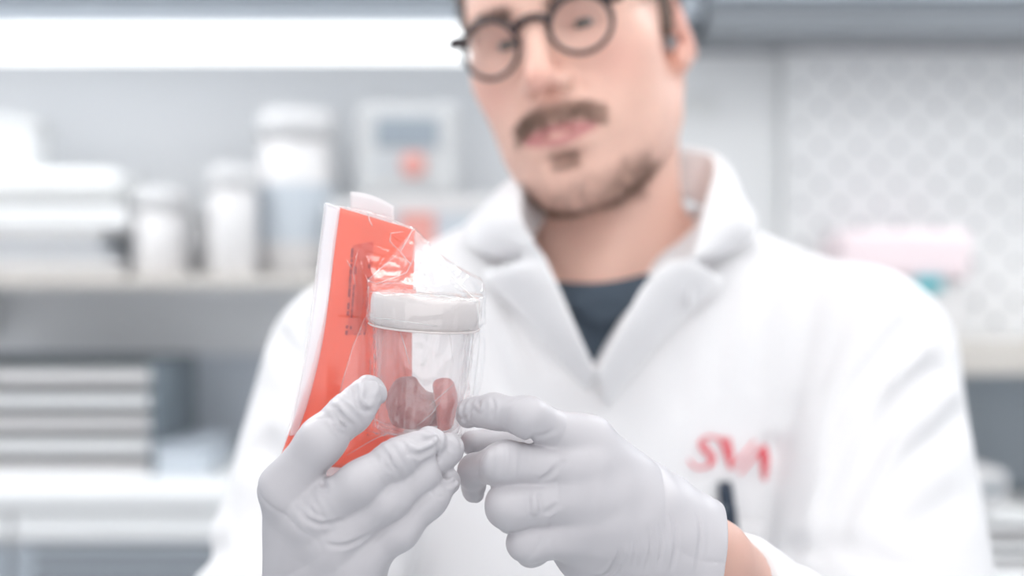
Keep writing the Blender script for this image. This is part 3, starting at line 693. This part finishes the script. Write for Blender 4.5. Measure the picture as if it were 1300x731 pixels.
# sleeve at the right of the picture
fold([(1172, 375), (1150, 430), (1112, 490), (1078, 560), (1052, 640), (1040, 720)], .0080, .0065)
fold([(1150, 402), (1105, 462), (1070, 520), (1048, 590)], .0050, .0060)
fold([(1205, 462), (1168, 484), (1128, 530), (1098, 590), (1072, 650), (1058, 700)], .0130, .0080)
fold([(1225, 520), (1190, 556), (1150, 585), (1112, 650), (1096, 700)], .0048, .0090)
fold([(1190, 405), (1182, 430), (1190, 455)], .0045, .0045); fold([(1205, 425), (1200, 445), (1206, 458)], .0045, .0040)
fold([(1225, 625), (1180, 655), (1130, 690)], .0030, .0110)
fold([(1000, 700), (1060, 694), (1120, 712), (1180, 725)], .0050, .0080)
# chest
fold([(985, 345), (968, 420), (955, 500)], .0030, .0090); fold([(1040, 360), (1020, 450), (1000, 540), (990, 620)], .0040, .0100)
fold([(1085, 370), (1060, 430), (1030, 520)], .0028, .0080); fold([(930, 360), (915, 430), (905, 500)], .0022, .0080)
fold([(645, 360), (660, 420), (700, 480)], .0045, .0070); fold([(625, 410), (632, 470), (650, 520)], .0035, .0080)
fold([(868, 530), (864, 600), (860, 690)], .0022, .0032)
fold([(972, 553), (980, 566), (990, 580)], .0050, .0080); fold([(870, 440), (862, 500), (866, 530)], .0022, .0080)
# sleeve at the left of the picture
fold([(352, 420), (372, 450), (395, 480)], .0060, .0080); fold([(325, 560), (345, 578), (365, 600)], .0080, .0110)
fold([(290, 690), (265, 705), (235, 712)], .0060, .0090); fold([(375, 395), (388, 430), (392, 470)], .0040, .0070)
FOLDG = grooves(FOLDS)
CV, CQ = sdf_mesh(coat_sdf, axes((-.30, .68, .57), (.42, 1.36, 1.54), .0052), 0); CV, CQ = subdiv(CV, CQ); CV = project(coat_sdf, CV, 2)
coat = mk('lab_coat', CV, CQ, M['coat'], man)
coat['label'] = 'white lab coat with red letters on its chest'
# collar and lapels: three rails (inner base, fold, outer edge)
ST = [((757, 474, .986), (750, 500)), ((735, 426, .988), (712, 462)), ((709, 366, 1.0), (662, 405)), ((698, 342, 1.006), (612, 352)), ((689, 323, 1.010), (654, 339)), ((678, 303, 1.015), (606, 324)),
 ((661, 262, 1.035), (592, 298)), ((690, 205, 1.10), (628, 262, 1.13)), ((790, 178, 1.205), (790, 225, 1.27)), ((868, 186, 1.18), (900, 222, 1.225)), ((906, 201, 1.125), (936, 246, 1.15)), ((893, 262, 1.06), (962, 285, 1.09)),
 ((880, 318, 1.03), (935, 322)), ((868, 330, 1.02), (888, 341)), ((848, 333, 1.012), (918, 362)), ((819, 362, 1.0), (875, 400)), ((790, 414, .988), (826, 452)), ((758, 474, .985), (770, 522))]
Brail = [a for a, b in ST]; Crail = [b for a, b in ST]
Bp = np.array([P(*b) for b in Brail]); Cp = []
for i, c in enumerate(Crail):
    if len(c) == 3: Cp.append(P(*c))
    else: Cp.append(trace(coat_outer, [c], .6, .006)[0])
Cp = np.array(Cp); Ap = []
nc = NECKB
for i, b in enumerate(Bp):
    if b[2] < CAMZ+.028 and b[1] < 1.025: Ap.append(b+np.array([0, .02, -.004])+(np.array([TX-.004, b[1], b[2]])-b)*-.02)
    else:
        v = np.array([nc[0]-b[0], nc[1]-b[1], 0]); v /= np.linalg.norm(v)+1e-9; Ap.append(b+v*.006+np.array([0, 0, -.040]))
Ap = np.array(Ap); n = 170; A_, B_, C_ = spline(Ap, n), spline(Bp, n), spline(Cp, n)
rows = []
for t in np.linspace(0, 1, 6): rows.append(A_*(1-t)+B_*t)
nb = B_-A_; nb /= nrm(nb)[:, None]
for t in np.linspace(.12, 1, 9):
    bul = math.sin(min(t*1.2, 1)*math.pi)*.005
    out = np.c_[B_[:, 0]-TX, B_[:, 1]-1.14, 0*B_[:, 0]]; out /= nrm(out)[:, None]
    rows.append(B_*(1-t)+C_*t+out*bul+np.array([0, 0, .003])*math.sin(t*math.pi))
Gc = np.array(rows).transpose(1, 0, 2).reshape(-1, 3)
for _ in range(2):
    dd = coat_outer(Gc); gg = grad(coat_outer, Gc, 1e-3); rj = np.tile(np.arange(len(rows)) >= 6, n); Gc = Gc+gg*np.where(rj, np.clip(.0092-dd, 0, .016), 0)[:, None]
col = mk('collar', Gc, grid_faces(n, len(rows)), M['coat'], coat); solid(col, .0022)
md = col.modifiers.new('smooth', 'SUBSURF'); md.levels = md.render_levels = 1
# chest pocket and buttons
def patch(name, poly, fsdf, lift, th, m, parent, nu=14, nv=14):
    a, b, c, d = [np.array(x, float) for x in poly]; G = []
    for u in np.linspace(0, 1, nu):
        for v in np.linspace(0, 1, nv): G.append((a*(1-u)+b*u)*(1-v)+(d*(1-u)+c*u)*v)
    return solid(mk(name, trace(fsdf, G, .5, lift), grid_faces(nu, nv), m, parent), th)
CHEST = lambda p: smax(torso_sdf(p)-.016, -wedge(p), .004)+FOLDG(p)+.0016*noise(p, 26, 21)*sm(p[:, 2], 1.05, 1.2)
patch('breast_pocket', [(872, 656), (1006, 668), (1000, 800), (866, 790)], CHEST, .0022, .0014, M['coat'], coat)
# red letters on the coat
def ribbon(b, pts, wpx, lift=.0026):
    pts = np.array(pts, float); seg = np.r_[0, np.cumsum(nrm(np.diff(pts, axis=0)))]; n = max(3, int(seg[-1]/2.0)); u = np.linspace(0, seg[-1], n)
    p = np.c_[np.interp(u, seg, pts[:, 0]), np.interp(u, seg, pts[:, 1])]; t = np.gradient(p, axis=0); t /= nrm(t)[:, None]; nr = np.c_[-t[:, 1], t[:, 0]]
    wv = np.full(n, wpx) if np.isscalar(wpx) else np.interp(u, np.linspace(0, seg[-1], len(wpx)), wpx)
    L_, R_ = trace(CHEST, p+nr*wv[:, None]/2, .5, lift), trace(CHEST, p-nr*wv[:, None]/2, .5, lift); k = len(b.V)
    b.V += [tuple(x) for x in np.stack([L_, R_], 1).reshape(-1, 3)]; b.F += [[k+2*i, k+2*i+1, k+2*i+3, k+2*i+2] for i in range(n-1)]
cx = lambda L: [(860+x/3.85, 530+y/3.85) for x, y in L]
b = MB(); sp = spline([(206, 108, 0), (178, 94, 0), (140, 96, 0), (112, 120, 0), (118, 152, 0), (150, 178, 0), (164, 205, 0), (150, 234, 0), (112, 247, 0), (78, 236, 0), (56, 203, 0)], 40)
ribbon(b, cx(sp[:, :2]), [2.2, 2.8, 3.4, 3.2, 2.8, 2.4])
for off in (10, 20): ribbon(b, cx(spline([(118+off*1.0, 118, 0), (128+off, 150, 0), (158+off, 180, 0), (172+off*.6, 208, 0), (150+off*.7, 238, 0)], 16)[:, :2]), 1.5)
solid(b.build('embroidered_letter', M['thread'], coat), .0006)
b = MB()
for k in range(4): ribbon(b, cx([(203+17*k, 94), (262+3*k, 248-20*k)]), 2.0 if k else 3.0)
ribbon(b, cx([(262, 250), (380, 116)]), 2.8); solid(b.build('embroidered_letter', M['thread'], coat), .0006)
b = MB(); ribbon(b, cx([(306, 274), (424, 136)]), 2.8)
for k in range(4): ribbon(b, cx([(404+9*k, 158-8*k), (420+16*k, 302)]), 2.2)
ribbon(b, cx([(418, 303), (470, 303)]), 1.6); solid(b.build('embroidered_letter', M['thread'], coat), .0006)
# pen clipped in the pocket
pt = trace(CHEST, [(924, 640), (930, 690), (936, 760)], .5, .008); up = pt[0]-pt[2]; up /= np.linalg.norm(up)
pen = empty('pen', pt[2]-up*.03)
b = MB(); b.lathe([(.0045, 0), (.0052, .02), (.0052, .09), (.0045, .098)], pt[2]-up*.02+np.array([0, .003, 0]), up, 20).build('barrel', M['navy'], pen, smooth=True)
b = MB(); b.lathe([(.0056, 0), (.0058, .004), (.0058, .028), (.005, .031)], pt[0]-up*.031+np.array([0, .003, 0]), up, 20).build('cap', M['navy'], pen, smooth=True)
b = MB(); b.tube([pt[0]+np.array([-.001, .001, -.002]), pt[0]+np.array([-.006, -.004, -.004]), pt[0]-up*.016+np.array([-.007, -.005, 0]), pt[0]-up*.03+np.array([-.006, -.004, 0])], [.0022, .0022, .002, .0014]).build('clip', M['dark'], pen, smooth=True)
tag(pen, 'dark navy pen clipped in the breast pocket below the red letters', 'pen')
# trousers and shoes
def trouser_sdf(p):
    d = ell(p, (TX, 1.145, .93), (.17, .12, .14))
    for k in (-1, 1): d = smin(d, chain(p, [((TX+k*.085, 1.14, .88), .094), ((TX+k*.10, 1.13, .49), .070), ((TX+k*.105, 1.155, .09), .058)], .04), .03)
    return smax(smax(d, .07-p[:, 2], .004), p[:, 2]-1.0, .004)
V, Q = sdf_mesh(trouser_sdf, axes((TX-.22, .98, .05), (TX+.22, 1.3, 1.02), .011)); mk('trousers', V, Q, M['trouser'], man)
for k in (-1, 1):
    sf = lambda p, k=k: smax(smin(cap(p, (TX+k*.105, 1.165, .045), (TX+k*.128, .985, .034), .046, .040), cap(p, (TX+k*.105, 1.16, .05), (TX+k*.105, 1.16, .10), .046, .044), .03), .002-p[:, 2], .004)
    V, Q = sdf_mesh(sf, axes((TX+k*.115-.09, .92, -.01), (TX+k*.115+.09, 1.23, .16), .007)); mk('shoe', V, Q, M['shoe'], man)

# ------------------------------------------------------------------ gloves
def glove(H, name, label, lines, cuffcut, seed):
    base = hand_sdf(H); items = []
    for px, A, wd in lines: items.append((trace(base, px, .4), A, wd))
    G = grooves(items); (c, n) = cuffcut
    def f(p):
        d = base(p)+G(p)+.00025*noise(p, 420, seed)+.0003*noise(p, 120, seed+1)+.0005*(np.exp(-np.abs(noise(p, 70, seed+8, 4))*14))
        for fn, amp in (('index', 1), ('middle', 1), ('ring', .8), ('little', .8)):      # loose, crumpled finger ends
            if H is LEFT and fn != 'index': continue
            tip = H[fn][3][0]; rr = nrm(p-tip); m = rr < .022
            if m.any(): d[m] = d[m]+amp*(.0013*np.exp(-np.abs(noise(p[m], 240, seed+5, 4))*5)-.0004)*np.exp(-(rr[m]/.0125)**4)
        for rip in H.get('ripples', []):     # stretch ripples round a bent joint
            o, a, amp, wl, sig = rip; h = (p-o)@a; r = nrm(p-o); d = d+amp*np.sin(h*6.283/wl+.6*noise(p, 160, seed+2))*np.exp(-(r/sig)**2)
        return smax(d, (p-c)@n, .0008)
    allp = np.array([a for k in ('index', 'middle', 'ring', 'little', 'thumb', 'wrist') for a, _ in H[k]]); lo, hi = allp.min(0)-.034, allp.max(0)+.034
    V, Q = sdf_mesh(f, axes(lo, hi, .0017), 1, 2e-4)
    g = mk(name, V, Q, M['glove'], man); g['label'] = label; return g, f
def rips(H, L):
    out = []
    for fn, i, amp, wl, sig in L:
        a, b = H[fn][i][0], H[fn][i-1][0]; ax_ = (a-b)/np.linalg.norm(a-b); o = H[fn][i][0]+np.array([0, -1, .2])*H[fn][i][1]*.9; out.append((o, ax_, amp, wl, sig))
    return out
c3 = lambda L: [(300+x/2.511, 440+y/2.511) for x, y in L]
c4 = lambda L: [(560+x/2.8, 470+y/2.8) for x, y in L]
RIGHT['ripples'] = rips(RIGHT, [('index', 2, .0004, .0042, .008), ('middle', 2, .0004, .0040, .008), ('ring', 3, .0003, .004, .006), ('little', 3, .0003, .004, .006), ('middle', 0, .0002, .0040, .008)])
Rl = [
 (c3([(290, 395), (280, 440), (282, 470)]), .0022, .0012),
 (c3([(205, 515), (222, 545), (250, 562), (290, 565), (340, 548)]), .0008, .0011), (c3([(232, 505), (252, 532), (285, 547)]), .0005, .0009),
 (c3([(280, 630), (330, 634), (380, 622), (430, 594)]), .0008, .0011),
 # loose finger ends
 (c3([(398, 108), (402, 135), (396, 165), (415, 185), (440, 178)]), -0.00135, 0.00126), (c3([(440, 105), (452, 130), (440, 160)]), -0.00120, 0.00116), (c3([(375, 120), (385, 160), (400, 195), (430, 205)]), 0.00135, 0.00105),
 (c3([(458, 120), (470, 150), (462, 180)]), 0.00120, 0.00105), (c3([(310, 205), (325, 235), (350, 262)]), 0.00135, 0.00094), (c3([(320, 190), (340, 225), (372, 250)]), 0.00120, 0.00084), (c3([(300, 222), (318, 258), (340, 280)]), 0.00090, 0.00084),
 (c3([(585, 275), (610, 282), (640, 275)]), -0.00105, 0.00094), (c3([(545, 310), (580, 325), (615, 312), (645, 290)]), -0.00135, 0.00105), (c3([(548, 335), (585, 345), (625, 325)]), 0.00120, 0.00094),
 (c3([(470, 350), (478, 378), (500, 402)]), 0.00120, 0.00084), (c3([(482, 340), (492, 372), (512, 395)]), 0.00105, 0.00073), (c3([(525, 300), (540, 320), (548, 350)]), 0.00090, 0.00084), (c3([(560, 290), (575, 300), (600, 300)]), 0.00090, 0.00073),
 (c3([(690, 285), (708, 300), (712, 325)]), 0.00090, 0.00094), (c3([(650, 425), (670, 440), (700, 430), (705, 410)]), 0.00105, 0.00084), (c3([(625, 455), (640, 475), (660, 480)]), 0.00090, 0.00073), (c3([(685, 405), (702, 412), (708, 440)]), -0.00090, 0.00084)]
gr, fR = glove(RIGHT, 'glove', 'grey glove pinching the bag and jar from the left', Rl, (P(396, 812, .70), (P(396, 822, .70)-P(402, 740, .68))/np.linalg.norm(P(396, 822, .70)-P(402, 740, .68))), 31)
LEFT['k'] = .022
LEFT['ripples'] = rips(LEFT, [('index', 3, .0003, .004, .006), ('middle', 1, .00025, .004, .008)])
wbp = P(886, 717, .6935); wn = np.array([1, .10, -.22]); wn /= np.linalg.norm(wn)
Ll = [
 (c4([(290, 245), (320, 246), (360, 232), (410, 205)]), .0012, .0012), (c4([(345, 392), (380, 374), (410, 348), (440, 318)]), .0010, .0011), (c4([(365, 510), (390, 496), (420, 472)]), .0010, .0011),
 (c4([(345, 430), (352, 470), (352, 520)]), .0007, .0008), (c4([(313, 430), (316, 470), (314, 525)]), .0006, .0008), (c4([(322, 440), (332, 480), (330, 515)]), -.0011, .0018),
 (c4([(635, 625), (632, 660), (610, 705), (580, 728), (545, 730)]), .0014, .0009), 
 (c4([(640, 610), (645, 660), (640, 720)]), .0004, .0006), (c4([(680, 560), (690, 620), (680, 700)]), .0004, .0007), (c4([(735, 540), (745, 610), (725, 720)]), .0004, .0006), (c4([(775, 540), (785, 610), (765, 710)]), .0005, .0007),
 (c4([(812, 500), (832, 550), (835, 620), (815, 720)]), .0006, .0011), (c4([(905, 500), (920, 560), (918, 640), (905, 720)]), .0007, .0011),
 (c4([(115, 115), (140, 140), (150, 105)]), -.0007, .0009), (c4([(85, 120), (75, 150), (85, 185)]), .0007, .0009), (c4([(180, 95), (188, 130), (178, 170)]), .0008, .0008)]
gl, fL = glove(LEFT, 'glove', 'grey glove with a finger pointing at the jar', Ll, (wbp+wn*.004, wn), 41)
ring = []
for th in np.linspace(0, 2*math.pi, 48, endpoint=False):   # rolled rim of the glove
    a1 = np.cross(wn, (0, 0, 1)); a1 /= np.linalg.norm(a1); b1 = np.cross(wn, a1); ring.append(wbp+wn*.004+(66.5/F*.697)*(math.cos(th)*a1+math.sin(th)*b1))
MB().tube(ring, .0016, 10, True).build('rolled_rim', M['glove'], gl, smooth=True)
# finger ring showing under the glove is part of the glove surface

# ------------------------------------------------------------------ glasses
gs = empty('eyeglasses', from_head((0, -.1, 0)))
def rim(side):
    c = np.array([side*.0345, -.0985, -.0075]); V = []
    for th in np.linspace(0, 2*math.pi, 56, endpoint=False):
        x = c[0]+.0222*math.cos(th); z = c[2]+.0205*math.sin(th); V.append((x, c[1]+.10*(abs(x)-.0345)*.9+abs(x)*.06, z))
    V = np.array(V); th = np.linspace(0, 2*math.pi, 56, endpoint=False); r = .0018+.0007*np.clip(np.sin(th)+.3, 0, 1)
    MB().tube(from_head(V), r*HS, 8, True).build('rim', M['frame'], gs, smooth=True)
    cc = V.mean(0); L = np.vstack([V*.98+cc*.02, V*.5+cc*.5+(0, -.0012, 0), cc[None]+(0, -.0016, 0)]); n = 56
    Fq = [[i, (i+1) % n, n+(i+1) % n, n+i] for i in range(n)]+[[n+i, n+(i+1) % n, 2*n] for i in range(n)]
    mk('lens', from_head(L), Fq, M['lens'], gs)
    ex = side*.0345+side*.0222
    MB().tube(from_head([(ex-side*.003, -.0945, .0045), (ex+side*.004, -.093, .0045), (ex+side*.0085, -.088, .0045)]), np.array([.0028, .0048, .0044])*HS, 8).build('end_piece', M['frame'], gs, smooth=True)
    MB().tube(from_head(spline([(ex+side*.0085, -.090, .0045), (side*.0725, -.055, .005), (side*.0775, -.020, .0075), (side*.0785, .008, .008), (side*.075, .030, -.008), (side*.070, .040, -.024)], 30)), .0019*HS, 8).build('temple', M['frame'], gs, smooth=True)
rim(-1); rim(1)
MB().tube(from_head(spline([(-.0150, -.0965, .000), (-.007, -.100, .0045), (0, -.1015, .0055), (.007, -.100, .0045), (.0150, -.0965, .000)], 16)), .0029*HS, 10).build('bridge', M['frame'], gs, smooth=True)
tag(gs, 'round dark rimmed eyeglasses on the face of the man', 'glasses')

# ------------------------------------------------------------------ specimen bag, jar and tissue
JB, JT = P(530, 546, .6905), P(541, 374, .6855); ju = JT-JB; JH = np.linalg.norm(ju); ju /= JH
def jar_r(t): return .0188+.0040*t
def jar_sdf(p, o=0):
    h = (p-JB)@ju; r = nrm(p-JB-h[:, None]*ju); t = np.clip(h/JH, 0, 1); R = np.where(h > JH-.0135, .0247, .0188+.0042*t)+o
    return np.maximum(r-R, np.maximum(-h-o, h-JH-o))*.9
POLY = np.array([(412, 256), (470, 268), (527, 291), (562, 333), (607, 383), (612, 420), (607, 485), (594, 545), (560, 572), (500, 590), (430, 606), (352, 596), (371, 530), (391, 425), (403, 330)], float)
def bagD(x): return .698+.016*np.clip((x+.085)/.07, 0, 1)+.004*np.sin(x*60)
POL3 = np.array([[(a-650)/F*.705, CAMZ+(365.5-b)/F*.705] for a, b in POLY])
def poly_sdf(x, z, poly):
    d = np.full(len(x), 1e9); s = np.ones(len(x)); n = len(poly)
    for i in range(n):
        a, b = poly[i], poly[i-1]; e = b-a; wx, wz = x-a[0], z-a[1]; t = np.clip((wx*e[0]+wz*e[1])/(e@e), 0, 1)
        d = np.minimum(d, (wx-e[0]*t)**2+(wz-e[1]*t)**2); c1 = z >= a[1]; c2 = z < b[1]; c3_ = e[0]*wz > e[1]*wx
        s = np.where((c1 & c2 & c3_) | (~c1 & ~c2 & ~c3_), -s, s)
    return s*np.sqrt(d)
def bag_sdf(p):
    d2 = poly_sdf(p[:, 0], p[:, 2], POL3); t = .0032
    dy = np.abs(p[:, 1]-bagD(p[:, 0]))-t
    sl = np.minimum(np.maximum(d2, dy), 0)+np.sqrt(np.maximum(d2, 0)**2+np.maximum(dy, 0)**2)
    d = smin(sl, jar_sdf(p, .0012), .022)
    r1 = np.abs(noise(p, 150, 61, 5)); r2 = np.abs(noise(p, 320, 62, 5))
    am = sm(p[:, 0], -.085, -.06)
    d = d-(.0011*np.exp(-r1*5)+.0004*np.exp(-r2*5))*am+.0006
    hj = (p-JB)@ju; rj = p-JB-hj[:, None]*ju; an = np.arctan2(rj[:, 0], rj[:, 1]); lowj = sm(hj, JH+.002, JH-.016)*sm(-p[:, 1], -.70, -.685)
    fl = np.abs(noise(np.c_[an*.6, hj*1.1, 0*an], 24, 66, 6)); d = d-.0013*np.exp(-fl*3.5)*lowj+.0006*lowj
    top = sm(hj, JH-.002, JH+.006)*am; r3 = np.abs(noise(p, 95, 67, 5)); d = d-.0016*np.exp(-r3*3)*top
    return np.maximum(d, -(p[:, 1]-.6))
bag = empty('specimen_bag', P(470, 600, .705))
lo = P(340, 612, .71); hi = P(622, 246, .71)
BGV, BGQ = sdf_mesh(bag_sdf, axes((lo[0]-.004, .645, lo[2]-.004), (hi[0]+.004, .728, hi[2]+.004), .0014), 1, 2e-4)
mk('clear_film', BGV, BGQ, M['film'], bag)
# orange sheet inside
RW = [((430, 263), (527, 292)), ((422, 312), (526, 332)), ((419, 366), (524, 385)), ((405, 430), (523, 440)), ((386, 497), (522, 500)), ((366, 552), (512, 548)), ((354, 587), (440, 594))]
Lr = spline([(a, b, 0) for (a, b), _ in RW], 40)[:, :2]; Rr = spline([(a, b, 0) for _, (a, b) in RW], 40)[:, :2]; G = []
for l, r in zip(Lr, Rr):
    for u in np.linspace(0, 1, 32):
        px = l*(1-u)+r*u; x0 = (px[0]-650)/F*.705; d = bagD(np.array([x0]))[0]+.0006*math.sin(u*9+l[1]*.03)
        G.append(P(px[0], px[1], d))
og = solid(mk('orange_sheet', G, grid_faces(40, 32), M['orange'], bag), .0003)
def on_sheet(pts, off): return np.array([P(a, b, bagD(np.array([(a-650)/F*.705]))[0]-off) for a, b in pts])
# seal strip on the left edge
Ls = spline([(414, 258, 0), (405, 330, 0), (393, 425, 0), (379, 500, 0), (367, 553, 0)], 40)[:, :2]; Rs = spline([(432, 263, 0), (423, 330, 0), (411, 425, 0), (394, 500, 0), (377, 552, 0)], 40)[:, :2]; G = []
for l, r in zip(Ls, Rs):
    for u in np.linspace(0, 1, 6): px = l*(1-u)+r*u; G.append(P(px[0], px[1], bagD(np.array([(px[0]-650)/F*.705]))[0]-.0016))
solid(mk('seal_strip', G, grid_faces(40, 6), M['seal'], bag), .0006)
# white paper tab sticking up behind
G = []
for v in np.linspace(0, 1, 8):
    for u in np.linspace(0, 1, 20):
        x = 445+55*u; yt = 243+3*u+16*u**2.2; G.append(P(x, yt*(1-v)+(290+8*u)*v, bagD(np.array([(x-650)/F*.705]))[0]+.0045+.002*math.sin(u*3)))
solid(mk('paper_tab', G, grid_faces(8, 20), M['tab'], bag), .0004)
# printed block on the orange sheet (illegible rows of small print)
b = MB(); r = random.Random(8)
for k, (x, w_) in enumerate([(446, 3.2), (451.5, 3.4), (457, 3.6), (463, 3.6), (469, 3.0)]):
    y = 312+r.random()*14
    while y < 424:
        ln = 3+r.random()*9; sk = -.07*(y-312)
        if r.random() < .8:
            pts = on_sheet([(x+sk, y), (x+w_+sk, y), (x+w_+sk-.07*ln, min(y+ln, 425)), (x+sk-.07*ln, min(y+ln, 425))], .0007); n0 = len(b.V); b.V += [tuple(q_) for q_ in pts]; b.F.append([n0, n0+1, n0+2, n0+3])
        y += ln+.8+r.random()*1.6
tag(solid(b.build('printed_block', M['ink'], bag), .0001), kind='stuff')
pn = on_sheet([(446, 312), (474, 306), (469, 420), (441, 426)], .0006)
solid(mk('printed_panel', pn, [[0, 1, 2, 3]], M['panel_ink'], bag, smooth=False), .0001)
# loose outer layer of the bag over the jar
FR = [((523, 292), (527, 294)), ((499, 323), (552, 325)), ((466, 356), (583, 358)), ((464, 382), (607, 384)), ((463, 404), (610, 410)), ((448, 440), (608, 450)), ((436, 480), (604, 490)), ((430, 510), (594, 535)), ((452, 546), (572, 562))]
fl_, fr_ = np.array([a for a, _ in FR], float), np.array([b for _, b in FR], float); vv = np.linspace(0, len(FR)-1, 60); G = []
for v in vv:
    l = np.array([np.interp(v, range(len(FR)), fl_[:, k]) for k in (0, 1)]); r2 = np.array([np.interp(v, range(len(FR)), fr_[:, k]) for k in (0, 1)])
    for u in np.linspace(0, 1, 40): G.append(l*(1-u)+r2*u)
T = trace(bag_sdf, G, .5, .0007); nz = noise(T, 210, 91, 5); T[:, 1] -= .0007*np.exp(-np.abs(nz)*3); T[:, 1] = np.minimum(T[:, 1], .73)
mk('film_flap', T, grid_faces(60, 40), M['flap'], bag)
# folds of the film: pressed pleats standing on the surface
PLEATS = [([(430, 263), (460, 268), (495, 277), (525, 292)], .8), ([(524, 291), (516, 306), (508, 319)], 1.3), ([(508, 319), (500, 312), (495, 306), (496, 296), (512, 294)], .8), ([(503, 275), (515, 283), (526, 292)], 1.1),
 ([(466, 356), (484, 340), (504, 323)], .55), ([(466, 356), (478, 360), (498, 353), (516, 346), (524, 330), (527, 295)], .7), ([(508, 319), (516, 330), (522, 336)], .9), ([(465, 370), (500, 372), (545, 375), (580, 377), (606, 384)], .9),
 ([(535, 318), (560, 338), (585, 362), (607, 383)], 1.2), ([(541, 312), (534, 335), (540, 352)], .7), ([(464, 402), (500, 406), (555, 414)], .6), ([(463, 404), (448, 440), (436, 480), (430, 505)], .6),
 ([(467, 270), (469, 280), (473, 287)], .8), ([(507, 418), (514, 440), (520, 462)], .5), ([(570, 420), (573, 440), (576, 462)], .6), ([(606, 388), (609, 430), (604, 480), (592, 535), (578, 560)], .7), ([(596, 415), (590, 445), (585, 470), (582, 500), (584, 545)], .6),
 ([(560, 508), (548, 525), (530, 540)], .4), ([(582, 482), (562, 500), (545, 515)], .4), ([(500, 545), (470, 560), (440, 578)], .5), ([(440, 520), (470, 530), (505, 545)], .5), ([(412, 258), (404, 330), (392, 425), (380, 495), (368, 550)], .6), ([(412, 257), (432, 263)], 1.0), ([(440, 330), (446, 340)], .5), ([(455, 315), (448, 345), (452, 365)], .35)]
for pts, wpx in PLEATS:
    pa = np.array(pts, float); uu = np.linspace(0, len(pa)-1, 7*(len(pa)-1)+1); sp = np.c_[np.interp(uu, range(len(pa)), pa[:, 0]), np.interp(uu, range(len(pa)), pa[:, 1])]; T = trace(bag_sdf, sp, .5, .0002); ok = T[:, 1] < .74
    if ok.sum() < 3: continue
    T = T[ok]; n_ = len(T); rr = wpx/F*.68*(.35+.65*np.sin(np.linspace(.15, math.pi-.15, n_)))
    MB().tube(T, rr, 6).build('film_pleat', M['fold'], bag, smooth=True)
tag(bag, 'clear plastic zip bag with an orange sheet and white tab held in the grey gloves', 'bag')

jar = empty('specimen_jar', JB)
MB().lathe([(.0190, .0006), (.0200, .004), (jar_r(.9)+.0006, JH-.015), (jar_r(.9)-.0008, JH-.015), (.0188, .004), (.0178, .0018), (.001, .0016)], JB, ju, 56, cap=False).lathe([(.0190, .0006), (.0001, .0004)], JB, ju, 56, cap=False).build('cup', M['cup'], jar, smooth=True)
pr = [(.0232, JH-.0142), (.0246, JH-.0136), (.0247, JH-.002), (.0238, JH-.0004), (.0215, JH)]
lid = MB().lathe(pr, JB, ju, 72).build('lid', M['lid'], jar, smooth=True)
MB().lathe([(.0249, JH-.0147), (.0254, JH-.0143), (.0249, JH-.0138)], JB, ju, 64, cap=False).build('lid_rim', M['lid'], lid, smooth=True)
tag(jar, 'clear specimen jar with white screw lid sealed inside the plastic bag', 'jar')
def lump(name, px, py, d, r, seed, m, label):
    c = P(px, py, d); rr = np.array(r)
    f = lambda p: ell(p, c, rr)+.0019*noise(p, 260, seed)+.0008*noise(p, 650, seed+1)
    V, Q = sdf_mesh(lambda p: smax(smax(f(p), jar_sdf(p, -.0022), .001), -((p-JB)@ju)+.0022, .001), axes(c-rr-.004, c+rr+.004, .0009)); o = mk(name, V, Q, m, None, c-(0, 0, rr[2])); return tag(o, label, 'tissue', 'tissue pieces in the jar')
lump('tissue_piece', 517, 516, .683, (.0115, .0085, .0118), 71, M['meat'], 'large dark red tissue lump at the left inside the jar')
lump('tissue_piece', 566, 512, .680, (.0072, .007, .0125), 75, M['meat2'], 'brighter red upright tissue piece at the right inside the jar')
lump('tissue_piece', 545, 536, .695, (.0110, .0075, .0060), 79, M['meat'], 'small dark tissue scrap at the bottom between the two larger pieces')
